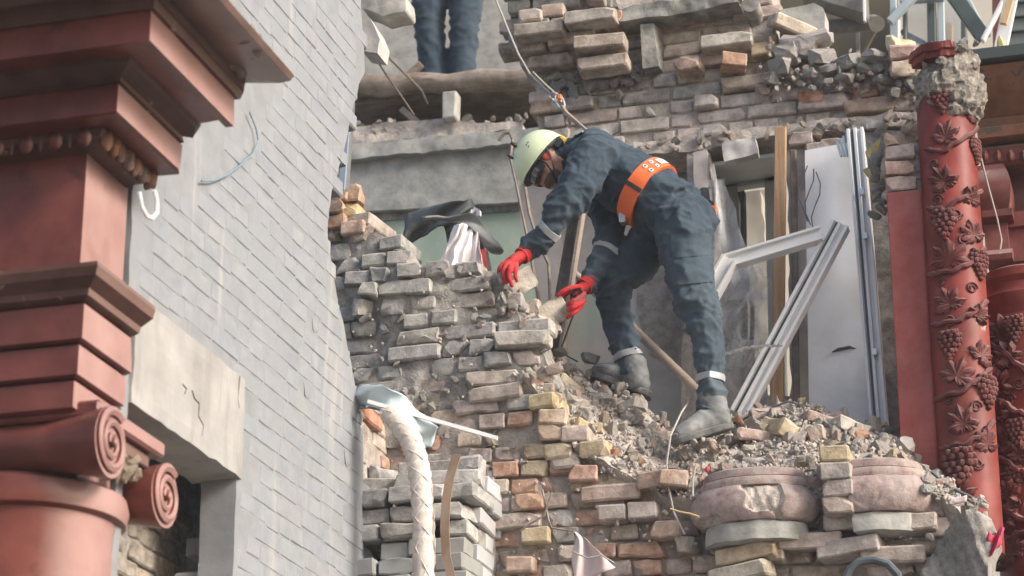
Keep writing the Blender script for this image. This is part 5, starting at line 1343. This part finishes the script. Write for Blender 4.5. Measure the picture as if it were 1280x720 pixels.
# ------------------------------------------------------------------ the bending worker
J = dict(pelvis=PY(846,266,10.42), waist=PY(811,242,10.42), rib=PY(776,221,10.42), chest=PY(741,199,10.42), neck=PY(713,196,10.40))
wk = thing('person', PY(850,560,10.4), 'rescue worker in navy coverall, pale green helmet and orange belt, bent over bricks', 'person')
B = MB()
chain(B, [J['pelvis'], J['waist'], J['rib'], J['chest'], J['neck']], [(.175, .150), (.165, .148), (.185, .150), (.19, .135), (.085, .08)], 20)
B.ball(PY(862,276,10.36), (.13, .15, .13), 14, 10)
chain(B, [(852,282,10.30), (862,338,10.27), (870,372,10.25), (880,402,10.25), (886,440,10.25), (888,478,10.25), (888,508,10.25)], [.135, .115, .103, .086, .072, .068, .066])
chain(B, [(826,284,10.52), (797,322,10.53), (766,352,10.52), (771,398,10.56), (781,430,10.58), (788,458,10.58)], [.130, .108, .088, .079, .070, .070])
SHN, ELN, WRN = PY(742,194,10.22), PY(706,256,10.13), PY(664,312,10.16)
chain(B, [PY(760,205,10.34), SHN, PY(727,224,10.16), ELN, PY(687,287,10.13), WRN], [.10, .097, .094, .080, .060, .050])
SHF, ELF, WRF = PY(752,222,10.60), PY(761,292,10.52), PY(736,350,10.36)
chain(B, [PY(760,215,10.50), SHF, PY(755,258,10.60), ELF, PY(755,322,10.44), WRF], [.10, .095, .078, .066, .062, .050])
HC = PY(682,203,10.37)
zl = (R*-.76+U*.55+F*.34).normalized(); xl_ = (R*-.61-U*.79-F*.12).normalized(); yl_ = zl.cross(xl_).normalized(); xl_ = yl_.cross(zl)
HM = Matrix((xl_, yl_, zl)).transposed()
def H(x, y, z): return HC+HM @ Vector((x, y, z))
chain(B, [J['neck'], PY(704,201,10.39), H(-.035, 0, -.05)], [.075, .062, .062])
B.ball(HC+HM @ Vector((-.008, 0, .03)), (.098, .078, .10), 16, 12, HM)
B.ball(H(.035, 0, -.055), (.062, .058, .066), 14, 10, HM)
B.ball(H(.062, 0, -.095), (.03, .032, .022), 10, 8, HM)
B.tube([H(.088, 0, .01), H(.112, 0, -.028), H(.092, 0, -.042)], [.010, .016, .012], 8)
B.ball(H(.094, 0, -.066), (.012, .024, .010), 8, 6, HM)
bme = remesh(B, .0085, 3)
def is_head(p):
    q = HM.transposed() @ (p-HC); return (q.z > -.135 and (q-Vector((0.02, 0, -.02))).length < .155 and q.x*.55+q.z*.2 > -.060 and (p-J['neck']).length > .095)
CR = PY(838,318,10.40)
hot = [(ELN, .17, 1.2), (ELF, .15, 1.0), (PY(766,352,10.52), .18, .9), (PY(872,385,10.25), .16, .7), (CR, .20, .9), (J['waist'], .18, .7), (PY(886,490,10.25), .12, 1.2), (PY(787,448,10.58), .12, 1.3), (WRN, .12, 1.0), (WRF, .12, 1.0), (PY(745,215,10.25), .16, .6), (PY(770,258,10.35), .14, .8)]
wrinkle(bme, .0150, hot, is_head, 6)
wrinkle(bme, .0050, hot, is_head, 14)
bo = finish(bme, 'body', 'coverall_navy', wk)
bme.materials.append(MATS['skin'])
off = world_loc(bo)
for p in bme.polygons:
    if is_head(p.center+off): p.material_index = 1
bvh = BVHTree.FromPolygons([v.co+off for v in bme.vertices], [tuple(p.vertices) for p in bme.polygons])
def patch(pts, name, mat, n=(12, 12), th=.007, lift=.002):
    """a sewn-on piece following the cloth: four pixel corners seen from the camera, dropped onto the body"""
    def fn(a, b):
        u = lerp(lerp(pts[0][0], pts[1][0], a), lerp(pts[3][0], pts[2][0], a), b); v = lerp(lerp(pts[0][1], pts[1][1], a), lerp(pts[3][1], pts[2][1], a), b)
        d = ray(u, v).normalized(); hit = bvh.ray_cast(CAM, d)
        p = hit[0] if hit[0] is not None and abs(hit[0].y-10.3) < .6 else CAM+d*((10.3-CAM.y)/d.y)
        return p-d*th
    return MB().grid(fn, n[0], n[1], thick=lambda a, b: F*(th+.006)).build(name, mat, wk, smooth=50)
patch([(838,293),(887,291),(890,318),(841,323)], 'pocket_flap', 'coverall_navy', th=.011)
patch([(842,322),(889,318),(891,352),(848,356)], 'thigh_pocket', 'coverall_navy', th=.007)
patch([(826,268),(848,246),(852,252),(833,276)], 'hip_pocket_welt', 'coverall_navy', th=.008)
patch([(716,167),(727,160),(730,164),(719,171)], 'shoulder_flash', 'reflective', (5, 4), .005)
# collar
MB().tube([J['neck']+(HM @ Vector((.09*cos(t_)-.03, .085*sin(t_), -.012+.02*cos(t_)))) for t_ in [2*pi*k/24 for k in range(25)]], .022, 8).rough(.006, 20).build('collar', 'coverall_navy', wk, smooth=True)
# reflective bands: fitted to the cloth
def ring_wrap(a, b, r0, width, name, mat, parent, g_=.005, seg=36):
    z = (b-a).normalized(); ref = Vector((0, 0, 1)) if abs(z.z) < .9 else Vector((1, 0, 0)); x = z.cross(ref).normalized(); y = z.cross(x); vs, fs = [], []
    for s_, lift in ((-.5, -.006), (-.5, g_), (0, g_+.001), (.5, g_), (.5, -.006)):
        c = a+z*width*s_
        for k in range(seg):
            t_ = 2*pi*k/seg; d = x*cos(t_)+y*sin(t_); h_ = bvh.ray_cast(c+d*r0*1.7, -d, r0*1.7)
            r_ = (h_[0]-c).length if h_[0] is not None else r0
            vs.append(c+d*(max(r0*.85, min(r0*1.12, r_))+lift))
    for i in range(4):
        for k in range(seg): fs.append((i*seg+k, i*seg+(k+1) % seg, (i+1)*seg+(k+1) % seg, (i+1)*seg+k))
    return MB().add(vs, fs).build(name, mat, parent, smooth=60)
ring_wrap(PY(687,288,10.13), WRN, .062, .030, 'reflective_band', 'reflective', wk)
ring_wrap(PY(757,316,10.45), WRF, .064, .030, 'reflective_band', 'reflective', wk)
ring_wrap(PY(888,474,10.25), PY(888,500,10.25), .070, .030, 'reflective_band', 'reflective', wk)
ring_wrap(PY(785,446,10.58), PY(788,458,10.58), .072, .030, 'reflective_band', 'reflective', wk)
# belt
wa, wb_ = PY(809,242,10.42), J['rib']
belt = ring_on(wa, wb_, 0, .082, 'belt', 'orange_belt', wk, ell=(.170, .158), out=.012, seg=48)
zb3 = (wb_-wa).normalized(); xb = zb3.cross(Vector((0, 0, 1))).normalized(); yb3 = zb3.cross(xb)
def on_belt(t_, s_, g_=.014): return wa+zb3*s_+xb*cos(t_)*(.170+g_)+yb3*sin(t_)*(.158+g_)
camdir = (CAM-wa).normalized()
ts = [2*pi*k/360 for k in range(360)]
tc = max(ts, key=lambda t_: (on_belt(t_, 0)-wa).normalized().dot(camdir))
up_s = 1 if on_belt(tc+.3, 0).z > on_belt(tc, 0).z else -1
for dt, s_ in ((.62, .018), (.62, -.018), (.88, .018), (.88, -.018)):
    t_ = tc+up_s*dt; p = on_belt(t_, s_, .012); nrm = (p-wa-zb3*s_).normalized()
    e1 = nrm.cross(zb3).normalized(); e2 = nrm.cross(e1)
    MB().tube([p+e1*.0085*cos(q)+e2*.0085*sin(q)+nrm*.002 for q in [2*pi*k/12 for k in range(13)]], .0035, 5, False).build('grommet', 'pvc_white', belt, smooth=True)
    MB().ball(p, .006, 8, 6).build('grommet_hole', 'wire_black', belt, smooth=True)
MB().grid(lambda a, b: on_belt(tc+up_s*lerp(-.10, .02, a), lerp(-.045, .045, b), .016), 4, 4, thick=lambda a, b: on_belt(tc, 0, -.004)-on_belt(tc, 0, .004)).build('belt_loop', 'belt_dark', belt, smooth=True)
MB().grid(lambda a, b: on_belt(tc+up_s*lerp(1.05, 1.5, a), lerp(-.020, .020, b), .016), 6, 4, thick=lambda a, b: on_belt(tc, 0, -.003)-on_belt(tc, 0, .003)).build('belt_stripe', 'pvc_white', belt, smooth=True)
pbk = on_belt(tc-up_s*1.15, 0, .014)
MB().box(pbk, (.035, .06, .05)).build('buckle', 'steel_bright', belt, bevel=.005)
# harness piece on the back, and the pouch at the hip
q = on_belt(tc+up_s*2.3, 0, .02)
MB().box(PY(884,248,10.45), (.055, .07, .08)).rough(.012, 20).build('hip_pouch', 'harness_black', wk, bevel=.01)
MB().bar(PY(893,258,10.42), PY(892,282,10.42), .018, .03).build('pouch_tab', 'orange_belt', wk)

# helmet
def dome(a, b, g_=0.0):
    th = a*2*pi; ph = b*pi/2                       # b: 0 rim, 1 crown
    rim = -.028-.020*cos(th)*(cos(th) > 0)*0
    x, y, z = (.140+g_)*cos(th)*cos(ph), (.114+g_)*sin(th)*cos(ph), .035+(.128+g_)*sin(ph)
    k = (1-b)**3; z -= k*(.018+.008*abs(sin(th))**2); x += k*(.016*(cos(th) > .3)*cos(th))
    ridge = .006*math.exp(-(y/.03)**2)*sin(ph); z += ridge
    return H(x-.006, y, z)
hm = MB(); NA, NB = 48, 18
vs = [dome(i/NA, j/NB) for j in range(NB) for i in range(NA)]+[dome(0, 1)]; fs = []
for j in range(NB-1):
    for i in range(NA): fs.append((j*NA+i, j*NA+(i+1) % NA, (j+1)*NA+(i+1) % NA, (j+1)*NA+i))
for i in range(NA): fs.append(((NB-1)*NA+i, (NB-1)*NA+(i+1) % NA, NB*NA))
o0 = len(vs); vs += [dome(i/NA, j/NB, -.006) for j in range(NB) for i in range(NA)]+[dome(0, 1, -.006)]
for f in list(fs): fs.append(tuple(o0+i for i in reversed(f)))
for i in range(NA): fs.append((i, o0+i, o0+(i+1) % NA, (i+1) % NA))
hel = hm.add(vs, fs).build('helmet', 'helmet_shell', wk, smooth=50)
MB().tube([dome(i/NA, 0, -.002) for i in range(NA+1)], .0045, 6, False).build('rim_trim', 'helmet_shell', hel, smooth=True)
def on_dome(u, v):
    d = ray(u, v).normalized(); hb = BVHTree.FromPolygons(vs[:o0], [f for f in fs if max(f) < o0]); h_ = hb.ray_cast(CAM, d); return h_[0] or PY(u, v, 10.3), h_[1] or -d
for u, v, s1, s2 in ((643,181,.010,.022),(638,196,.008,.018)):
    p, nrm = on_dome(u, v); MB().ball(p, (.009, s1, s2), 10, 8, Matrix((nrm, nrm.cross(zl).normalized(), nrm.cross(nrm.cross(zl)).normalized())).transposed()).build('vent', 'harness_black', hel, smooth=True)
for k, (u, v) in enumerate(((658,181),(660,178),(661,183),(642,193))):
    p, nrm = on_dome(u, v); MB().ball(p, (.003, .0035, .006), 6, 5).build('printed_mark', 'harness_black', hel, smooth=True)
MB().tube([H(.0+.118*cos(t_), .098*sin(t_), .010) for t_ in [2*pi*k/32 for k in range(33)]], (.014), 8, False).build('head_band', 'harness_black', hel, smooth=True)
MB().box(H(-.128, .03, -.01), (.03, .05, .028), HM).build('rear_dial', 'helmet_yellow', hel, bevel=.006)
MB().box(H(-.10, .055, -.012), (.05, .035, .03), HM).build('rear_cradle', 'harness_black', hel, bevel=.006)
for pts in ([H(.03, .096, .02), H(.018, .090, -.04), H(.035, .068, -.095), H(.055, .02, -.118), H(.055, -.02, -.118)], [H(-.055, .094, .02), H(-.02, .088, -.04), H(.025, .070, -.092)]):
    MB().tube(pts, [(.009, .004)]*len(pts), 6).build('chin_strap', 'harness_black', hel, smooth=True)
# goggles, ear, beard
gg = MB()
gg.grid(lambda a, b: H(.094*cos(lerp(-1.25, 1.25, a))+.018, .092*sin(lerp(-1.25, 1.25, a)), lerp(-.045, .030, b)), 18, 6, thick=lambda a, b: HM @ Vector((-.02, 0, 0)))
gob = gg.build('goggles', 'harness_black', wk, smooth=40)
MB().grid(lambda a, b: H(.096*cos(lerp(-1.1, 1.1, a))+.0215, .094*sin(lerp(-1.1, 1.1, a)), lerp(-.034, .020, b)), 18, 4, thick=lambda a, b: HM @ Vector((-.004, 0, 0))).build('lens', 'lens_smoke', gob, smooth=40)
MB().tube([H(.02, .090, 0), H(-.05, .088, .0), H(-.10, .045, 0)], [(.013, .004)]*3, 6).build('goggle_strap', 'harness_black', gob, smooth=True)
for sgn in (1, -1):
    MB().ball(H(-.012, sgn*.083, -.012), (.021, .010, .032), 12, 9, HM).build('ear', 'ear_red' if sgn > 0 else 'skin', wk, smooth=True)
MB().ball(H(.040, 0, -.080), (.058, .060, .036), 14, 10, HM).build('beard', 'beard_dark', wk, smooth=True)

# boots
def boot(ankle, heel, ball_, toe, name):
    m = MB(); chain(m, [ankle, lerp(ankle, heel, .55), heel+Vector((0, 0, .045))], [.066, .068, .056])
    chain(m, [heel+Vector((0, 0, .05)), lerp(heel, ball_, .5)+Vector((0, 0, .062)), ball_+Vector((0, 0, .048)), toe+Vector((0, 0, .042))], [(.046, .05), (.048, .055), (.054, .045), (.040, .036)])
    me = remesh(m, .009, 3); wrinkle(me, .003, [(ankle, .12, 1.6)], None, 14)
    b = finish(me, name, 'boot_leather', wk)
    s_ = MB(); dirf = (toe-heel).normalized(); side = dirf.cross(Vector((0, 0, 1))).normalized(); upv = side.cross(dirf)
    prof = [(-.06, .030), (-.045, .044), (.0, .046), (.33, .038), (.62, .05), (.85, .052), (1.08, .040), (1.18, .014)]
    L = (toe-heel).length; loop = [heel+dirf*(t_*L if t_ > 0 else t_)+side*w_ for t_, w_ in prof]+[heel+dirf*(t_*L if t_ > 0 else t_)-side*w_ for t_, w_ in reversed(prof)]
    s_.prism([p-upv*.012 for p in loop], upv*.034); s_.build('boot_sole', 'boot_sole', b, bevel=.006)
    for k in range(4):
        c_ = lerp(ankle, ball_, .35+.16*k)+Vector((0, 0, .055)); MB().tube([c_-side*.032, c_+Vector((0, 0, .012)), c_+side*.032], .0035, 5).build('lace', 'boot_sole', b)
    return b
boot(PY(889,500,10.25), PY(900,538,10.26), PY(862,550,10.16), PY(850,553,10.13), 'boot')
boot(PY(791,455,10.58), PY(799,492,10.60), PY(762,478,10.57), PY(748,474,10.57), 'boot')

# gloved hands
def hand(wrist, palm, fingers, name, pad=None, cuff=None):
    m = MB(); chain(m, palm, [.034, (.040, .028), (.044, .024)][:len(palm)], 12)
    for f, r_ in fingers: chain(m, f, [r_, r_*.98, r_*.92, r_*.82][:len(f)], 8, 3)
    me = remesh(m, .0042, 2); wrinkle(me, .0012, (), None, 45)
    g_ = finish(me, name, 'glove_red', wk)
    return g_
gl = hand(WRN, [(662,314,10.16), (648,322,10.12), (636,329,10.08)], [
    ([(640,326,10.04), (628,331,10.02), (624,340,10.02), (629,350,10.02)], .0125),
    ([(640,328,10.06), (632,333,10.00), (629,343,9.99), (633,353,10.00)], .0125),
    ([(641,330,10.08), (638,334,9.99), (636,346,9.98), (640,357,9.99)], .0120),
    ([(646,330,10.08), (645,336,10.00), (644,345,9.99), (646,351,10.00)], .0110),
    ([(652,326,10.16), (646,332,10.20), (640,340,10.20), (636,347,10.19)], .0130)], 'glove')
ring_on(PY(655,318,10.14), PY(648,323,10.12), .037, .036, 'glove_cuff', 'glove_red', gl, out=.004)
gr = hand(WRF, [(738,352,10.36), (728,360,10.33), (720,366,10.30)], [
    ([(724,358,10.28), (713,360,10.24), (704,364,10.22), (697,369,10.22)], .0125),
    ([(730,368,10.27), (722,374,10.22), (714,378,10.20), (710,381,10.22)], .0125),
    ([(731,375,10.28), (723,381,10.22), (715,385,10.20), (710,388,10.22)], .0120),
    ([(728,381,10.29), (720,389,10.23), (713,394,10.22), (709,397,10.24)], .0110),
    ([(726,356,10.36), (714,362,10.40), (705,370,10.40), (700,376,10.38)], .0130)], 'glove')
ring_on(PY(732,356.5,10.345), PY(728,360,10.33), .037, .036, 'glove_cuff', 'glove_red', gr, out=.004)
bv2 = BVHTree.FromPolygons([v.co+world_loc(gr) for v in gr.data.vertices], [tuple(p.vertices) for p in gr.data.polygons])
def palmfn(a, b):
    u, v = lerp(712, 733, a), lerp(360, 376, b); d = ray(u, v).normalized(); h_ = bv2.ray_cast(CAM, d); return (h_[0] if h_[0] is not None else PY(u, v, 10.29))-d*.003
MB().grid(palmfn, 10, 8, thick=F*.006).build('glove_coating', 'glove_palm', gr, smooth=True)

# bricks in his hands
def held(a, b, hgt, dep, y, y2, c, label, k):
    pa, pb = PY(*a, y), PY(*b, y2); x = (pb-pa).normalized(); yv = (F-x*F.dot(x)).normalized(); z = x.cross(yv); L = (pb-pa).length
    me = brick_mesh(300+k, L, dep, hgt, 0, .006, 4, 'brick'); o = place('held_brick', me, None, (pa+pb)/2, Matrix((x, yv, z)).transposed(), c); return tag(o, label, 'brick')
held((633,362), (668,343), .105, .10, 10.05, 10.12, (.34,.30,.245), 'dark tan brick gripped in the man\'s lowered glove beside the wall stub', 1)
held((660,410), (710,380), .112, .065, 10.20, 10.26, (.50,.43,.34), 'pale buff brick held out in the man\'s other glove', 2)

# rope and karabiner clipped to his back
rp = thing('safety_rope', PY(735,163,10.42), 'grey safety rope running up to the torn floor from the man\'s back', 'rope')
rpts = [(612,-20),(632,30),(648,68),(662,92),(676,106),(688,117)]
MB().tube([PY(u, v, lerp(10.78, 10.7, i/5)) for i, (u, v) in enumerate(rpts)], .0055, 7).build('rope', 'rope_grey', rp, smooth=True)
MB().tube([PY(u+4, v-2, lerp(10.72, 10.69, i/2)) for i, (u, v) in enumerate(rpts[3:])], .005, 7).build('rope_tail', 'rope_grey', rp, smooth=True)
kn = [PY(690+5*cos(k*.9)+k*.5, 119+5*sin(k*.9)+k*.35, 10.69+.012*sin(k*2)) for k in range(16)]
MB().tube(kn, .0075, 7).build('knot', 'rope_grey', rp, smooth=True)
MB().tube([PY(700+5*cos(t_)+3*sin(t_), 127+9*sin(t_), 10.66) for t_ in [2*pi*k/16 for k in range(17)]], .0055, 7, False).build('karabiner', 'steel_bright', rp, smooth=True)
MB().box(PY(699.5,121.5,10.65), (.02, .02, .028)).build('karabiner_gate', 'orange_belt', rp, bevel=.004)
MB().tube([PY(703,134,10.66), PY(708,142,10.62), PY(720,152,10.55), PY(736,166,10.46)], [.012, .014, .011, .010], 7).build('lanyard', 'strap_brown', rp, smooth=True)
MB().tube([PY(705,140,10.63), PY(707,150,10.62), PY(708,156,10.62)], .008, 6).build('lanyard_tail', 'strap_brown', rp, smooth=True)

# ------------------------------------------------------------------ the figure on the upper floor
YS = 12.62; zf = zfl-.08
s2 = thing('person', Vector((PY(560,92,YS).x, YS, zf)), 'standing figure in dark navy trousers on the torn upper floor', 'person')
X2 = PY(560,92,YS).x
def S(x, y, z): return Vector((X2+x, YS+y, zf+z))
m2 = MB()
for sg, kx in ((-1, -.015), (1, .01)):
    chain(m2, [S(sg*.10, 0, .93), S(sg*.105+kx, -.02, .70), S(sg*.092+kx, -.02, .48), S(sg*.090, .0, .25), S(sg*.088, .0, .08)], [.115, .105, .088, .080, .078])
    chain(m2, [S(sg*.20, 0, 1.42), S(sg*.26, .03, 1.16), S(sg*.12, -.22, 1.20)], [.07, .055, .04])
    chain(m2, [S(sg*.12, -.22, 1.20), S(sg*.02, -.27, 1.22)], [(.04, .022), (.03, .018)])
chain(m2, [S(0, 0, .92), S(0, 0, 1.10), S(0, 0, 1.32), S(0, 0, 1.46)], [(.17, .12), (.16, .115), (.19, .125), (.09, .08)], 18)
chain(m2, [S(0, 0, 1.46), S(0, -.02, 1.56)], [.065, .06]); m2.ball(S(0, -.02, 1.67), (.078, .098, .115), 14, 10); m2.ball(S(0, -.05, 1.60), (.055, .06, .06), 12, 8)
m2.tube([S(0, -.11, 1.69), S(0, -.135, 1.655), S(0, -.11, 1.64)], [.008, .014, .01], 8)
me2 = remesh(m2, .013, 3); sk = lambda p: p.z > zf+1.52 or p.y < YS-.21
wrinkle(me2, .008, [(S(-.1, 0, .48), .2, .8), (S(.1, 0, .48), .2, .8)], sk); b2 = finish(me2, 'body', 'coverall_navy', s2); me2.materials.append(MATS['skin'])
for p in me2.polygons:
    if sk(p.center+world_loc(b2)): p.material_index = 1
MB().ball(S(0, 0, 1.72), (.118, .138, .10), 20, 12).build('helmet', 'helmet_shell', s2, smooth=True)
for sg in (-1, 1):
    m = MB(); chain(m, [S(sg*.09, .02, .12), S(sg*.09, .02, .05)], [.065, .06]); chain(m, [S(sg*.09, .03, .045), S(sg*.095, -.10, .05), S(sg*.10, -.17, .042)], [.045, .048, .038])
    finish(remesh(m, .012, 2), 'boot', 'boot_leather', s2)
# ================================================================== loose things about the site
# torn roofing felt with white cloth standing on the wall stub
def sheet(name, mat, rows, y, label, cat, n=(24, 10), th=.012, rough=.01, wave=.03, parent=None, seed=0, smooth='all', fold=0.0):
    """rows: two pixel polylines (upper, lower edge); a curled sheet between them"""
    def along(line, t_):
        k = t_*(len(line)-1); i = min(int(k), len(line)-2); f = k-i; return (lerp(line[i][0], line[i+1][0], f), lerp(line[i][1], line[i+1][1], f))
    def fn(a, b):
        p, q = along(rows[0], a), along(rows[1], a); return PY(lerp(p[0], q[0], b), lerp(p[1], q[1], b), y+wave*(sin(a*6+seed)+.6*sin(b*5+a*9+seed))+fold*sin(a*26+3*sin(b*2.5)))
    o = MB().grid(fn, n[0], n[1], thick=Vector((0, th, 0))).rough(rough, 14, seed).build(name, mat, parent, smooth=smooth)
    if label: tag(o, label, cat)
    return o
sheet('roofing_felt', 'rubber_black', [[(508,266),(540,257),(570,251),(590,247),(596,258)], [(502,308),(520,300),(545,284),(570,276),(596,268)]], 10.34, 'curled black roofing felt standing up on the wall stub', 'felt', wave=.05, seed=1)
sheet('torn_felt', 'felt_grey', [[(528,270),(560,270),(590,266),(606,284),(622,303),(629,314)], [(529,274),(560,276),(588,284),(600,300),(614,316),(624,318)]], 10.22, 'torn grey felt strip drooping over the white cloth', 'felt', wave=.03, seed=2)
sheet('felt_flap', 'rubber_black', [[(552,276),(570,272),(600,276)], [(558,302),(572,296),(606,318)]], 10.36, 'dark felt flap hanging behind the white cloth', 'felt', seed=4)
sheet('white_cloth', 'cloth_white', [[(568,282),(580,280),(592,284),(598,292)], [(544,338),(562,338),(584,338),(604,338)]], 10.17, 'dirty white cloth tucked under the torn felt', 'cloth', n=(60, 20), wave=.035, seed=3, fold=.014)
sheet('white_scrap', 'cloth_white', [[(588,262),(594,258),(600,263)], [(584,270),(594,270),(602,272)]], 10.24, 'small white scrap caught on the felt\'s corner', 'scrap', n=(8, 6), seed=5)
for k in range(3):
    o = MB().tube([PY(600+k*2.6, 312, 10.22), PY(602+k*2.4, 325, 10.2), PY(603+k*2.6, 340, 10.2)], .005, 6).build('red_cord', 'strap_red', smooth=True); tag(o, 'red cord hanging beside the white cloth', 'cord', 'red cords by the white cloth')
o = MB().bar(PY(607,314,10.26), PY(612,338,10.26), .02, .01).build('tan_strap', 'wood_handle'); tag(o, 'tan strap end beside the red cords', 'strap')
# leaning plank, pole, cables
dk = thing('leaning_plank', PY(690,452,10.78), 'dark weathered plank leaning up behind the man\'s hands', 'plank')
MB().bar(PY(722,262,10.82), PY(689,452,10.76), .068, .04).rough(.004, 8).build('plank_face', 'wood_dark', dk, bevel=.003)
MB().bar(PY(729,262,10.80), PY(699,452,10.74), .014, .05).rough(.003, 8).build('pale_edge', 'wood_handle', dk)
o = MB().tube([PY(706,332,10.95), PY(760,380,10.88), PY(812,430,10.8), PY(868,484,10.7), PY(876,492,10.68)], .0215, 10).build('pole', 'wood_handle', smooth=True); tag(o, 'long dusty wooden pole leaning behind the man\'s legs', 'pole')
for pts, lab in (([(624,176),(630,167),(637,166),(641,174),(638,196),(645,228),(652,262),(660,300),(668,345),(676,388)], 'hooked dark cable hanging past the man\'s helmet'), ([(646,214),(656,232),(662,268),(674,306),(686,330),(688,380)], 'dark cable hanging between the helmet and leaning plank')):
    o = MB().tube([PY(u, v, 11.0) for u, v in pts], .009, 7).build('hanging_cable', 'steel_rusty', smooth=True); tag(o, lab, 'cable')
# blue sheet, batten, braided sleeve, strap
sheet('blue_sheet', 'sheet_blue', [[(436,488),(462,480),(486,483),(506,498),(532,520),(545,534)], [(438,502),(464,508),(488,516),(508,536),(522,556),(540,556)]], 9.46, 'crumpled pale blue sheet lying at the grey wall\'s edge', 'sheet', wave=.04, rough=.02, seed=2)
sheet('dark_sheet', 'sheet_dark', [[(445,500),(470,500),(495,506)], [(448,510),(472,512),(502,524)]], 9.50, 'dark plastic scrap under the pale blue sheet', 'sheet', n=(12, 5), rough=.012, seed=6)
o = MB().bar(PY(460,502,9.42), PY(622,548,9.50), .016, .02).build('batten', 'pvc_white'); tag(o, 'thin pale batten slanting out from the blue sheet', 'batten')
sp = [(486,514),(500,530),(513,548),(521,572),(526,600),(529,640),(530,680),(530,745)]
path = []
for (a, b), (c, d_) in zip(sp, sp[1:]):
    for k in range(8): path.append((lerp(a, c, k/8), lerp(b, d_, k/8)))
slv = thing('braided_sleeve', PY(530,740,9.42), 'thick white braided sleeve hanging down beside the bare brick stub', 'sleeve')
MB().tube([PY(u, v, 9.42) for u, v in path], [.046+.003*sin(i*1.9) for i in range(len(path))], 14).rough(.003, 30).build('sleeve', 'sleeve_white', slv, smooth=True)
for sg in (1, -1):
    for ph in (0, 1, 2):
        MB().tube([PY(u, v, 9.42)+Vector((.0465*cos(sg*i*.30+ph*2.1), .0465*sin(sg*i*.30+ph*2.1), 0)) for i, (u, v) in enumerate(path)], .0022, 5).build('braid_strand', 'sleeve_white', slv, smooth=True)
def strap(a, b):
    pts = [(570,568),(562,595),(557,625),(555,660),(557,695),(565,728)]; k = a*5; i = min(4, int(k)); f = k-i
    return PY(lerp(pts[i][0], pts[i+1][0], f)-5+11*b, lerp(pts[i][1], pts[i+1][1], f), 9.40+.008*sin(a*9))
o = MB().grid(strap, 30, 2, thick=Vector((0, .006, 0))).build('webbing_strap', 'strap_brown', smooth=40); tag(o, 'brown webbing strap hanging over the painted pier', 'strap')
# loose things low down
def tri(a, b): return PY(lerp(715, lerp(717, 769, b), min(1, a*1.0)), lerp(664, lerp(735, 708, b), a)+0, 9.84+.03*sin(a*7+b*5))
def wc(a, b):
    u = 716+52*b*a**.8; v = 664+a*70-b*a*26; return PY(u, v, 9.84+.025*sin(a*5+b*8))
o = MB().grid(wc, 16, 12, thick=Vector((0, .01, 0))).rough(.012, 12).build('white_rag', 'cloth_pinkish', smooth='all'); tag(o, 'pale pinkish rag hanging to a point on the lower brick wall', 'rag')
o = MB().tube([PY(717,690,9.80), PY(735,698,9.79), PY(752,694,9.79), PY(768,704,9.80)], .004, 5).build('rag_cord', 'rope_grey', smooth=True); tag(o, 'cord tied round the pale rag', 'cord')
lp = [(1052,732),(1062,712),(1074,702),(1092,700),(1110,705),(1122,718),(1128,736)]
o = MB().tube([PY(u, v, 9.72) for u, v in lp], .017, 9).build('black_hose', 'pipe_dark', smooth=True); tag(o, 'loop of black hose below the dusty red column base', 'hose')
for pts, y, m, lab in (([(868,492),(852,515),(838,545),(833,580),(836,610),(842,640),(856,668)], 9.93, 'rope_grey', 'grey cord trailing down the rubble from the near boot'),
    ([(898,538),(925,526),(952,513),(985,502),(1010,508)], 10.5, 'pipe_dark', 'dark frayed cord lying along the crest of the mound'),
    ([(678,612),(682,632),(686,650),(690,660),(716,664)], 9.88, 'steel_rusty', 'thin bent wire sticking out of the lower brick wall'),
    ([(690,615),(680,645),(662,655),(650,664)], 9.87, 'steel_rusty', 'short thin wire crossing the bent one in the brick wall'),
    ([(838,636),(850,640),(862,642),(874,646)], 9.80, 'wood_slat', 'wisp of straw by the chipped column base'),
    ([(732,350),(700,440),(722,452)], 10.7, 'wire_black', 'thin black wire by the far boot'),
    ([(870,580),(866,600),(866,620)], 9.7, 'rope_grey', 'short grey cord hanging over the chipped column base')):
    o = MB().tube([PY(u, v, y+(10.35-y)*max(0, 1-i/2) if lab.startswith('grey cord t') else y) for i, (u, v) in enumerate(pts)], .0045, 6).build('cord', m, smooth=True); tag(o, lab, 'cord')
o = MB().ball(PY(884,586,9.76), (.012, .012, .012), 8, 6).rough(.004, 60).build('pink_bit', 'pink_fabric', smooth=True); tag(o, 'tiny pink scrap on the chipped column base', 'scrap')
cr = CRUMBS.build('rubble', 'rubble'); cr['kind'] = 'stuff'; cr['label'] = 'small stones and crumbs among the rubble heaps'; cr['category'] = 'rubble'

# ================================================================== dusty air over the site
hb = MB().box((0, 0, 10.5), (130, 130, 23)).mesh('haze'); hz_o = bpy.data.objects.new('haze', hb); COL.objects.link(hz_o)
mh = bpy.data.materials.new('dusty_air'); mh.use_nodes = True; th_ = mh.node_tree
th_.nodes.remove(th_.nodes['Principled BSDF']); pv = th_.nodes.new('ShaderNodeVolumePrincipled')
pv.inputs['Color'].default_value = (.86,.89,.92,1); pv.inputs['Density'].default_value = .0018
th_.links.new(pv.outputs[0], th_.nodes['Material Output'].inputs['Volume']); hb.materials.append(mh)
hz_o['kind'] = 'stuff'; hz_o['label'] = 'thin pale dust hanging in the air'; hz_o['category'] = 'haze'
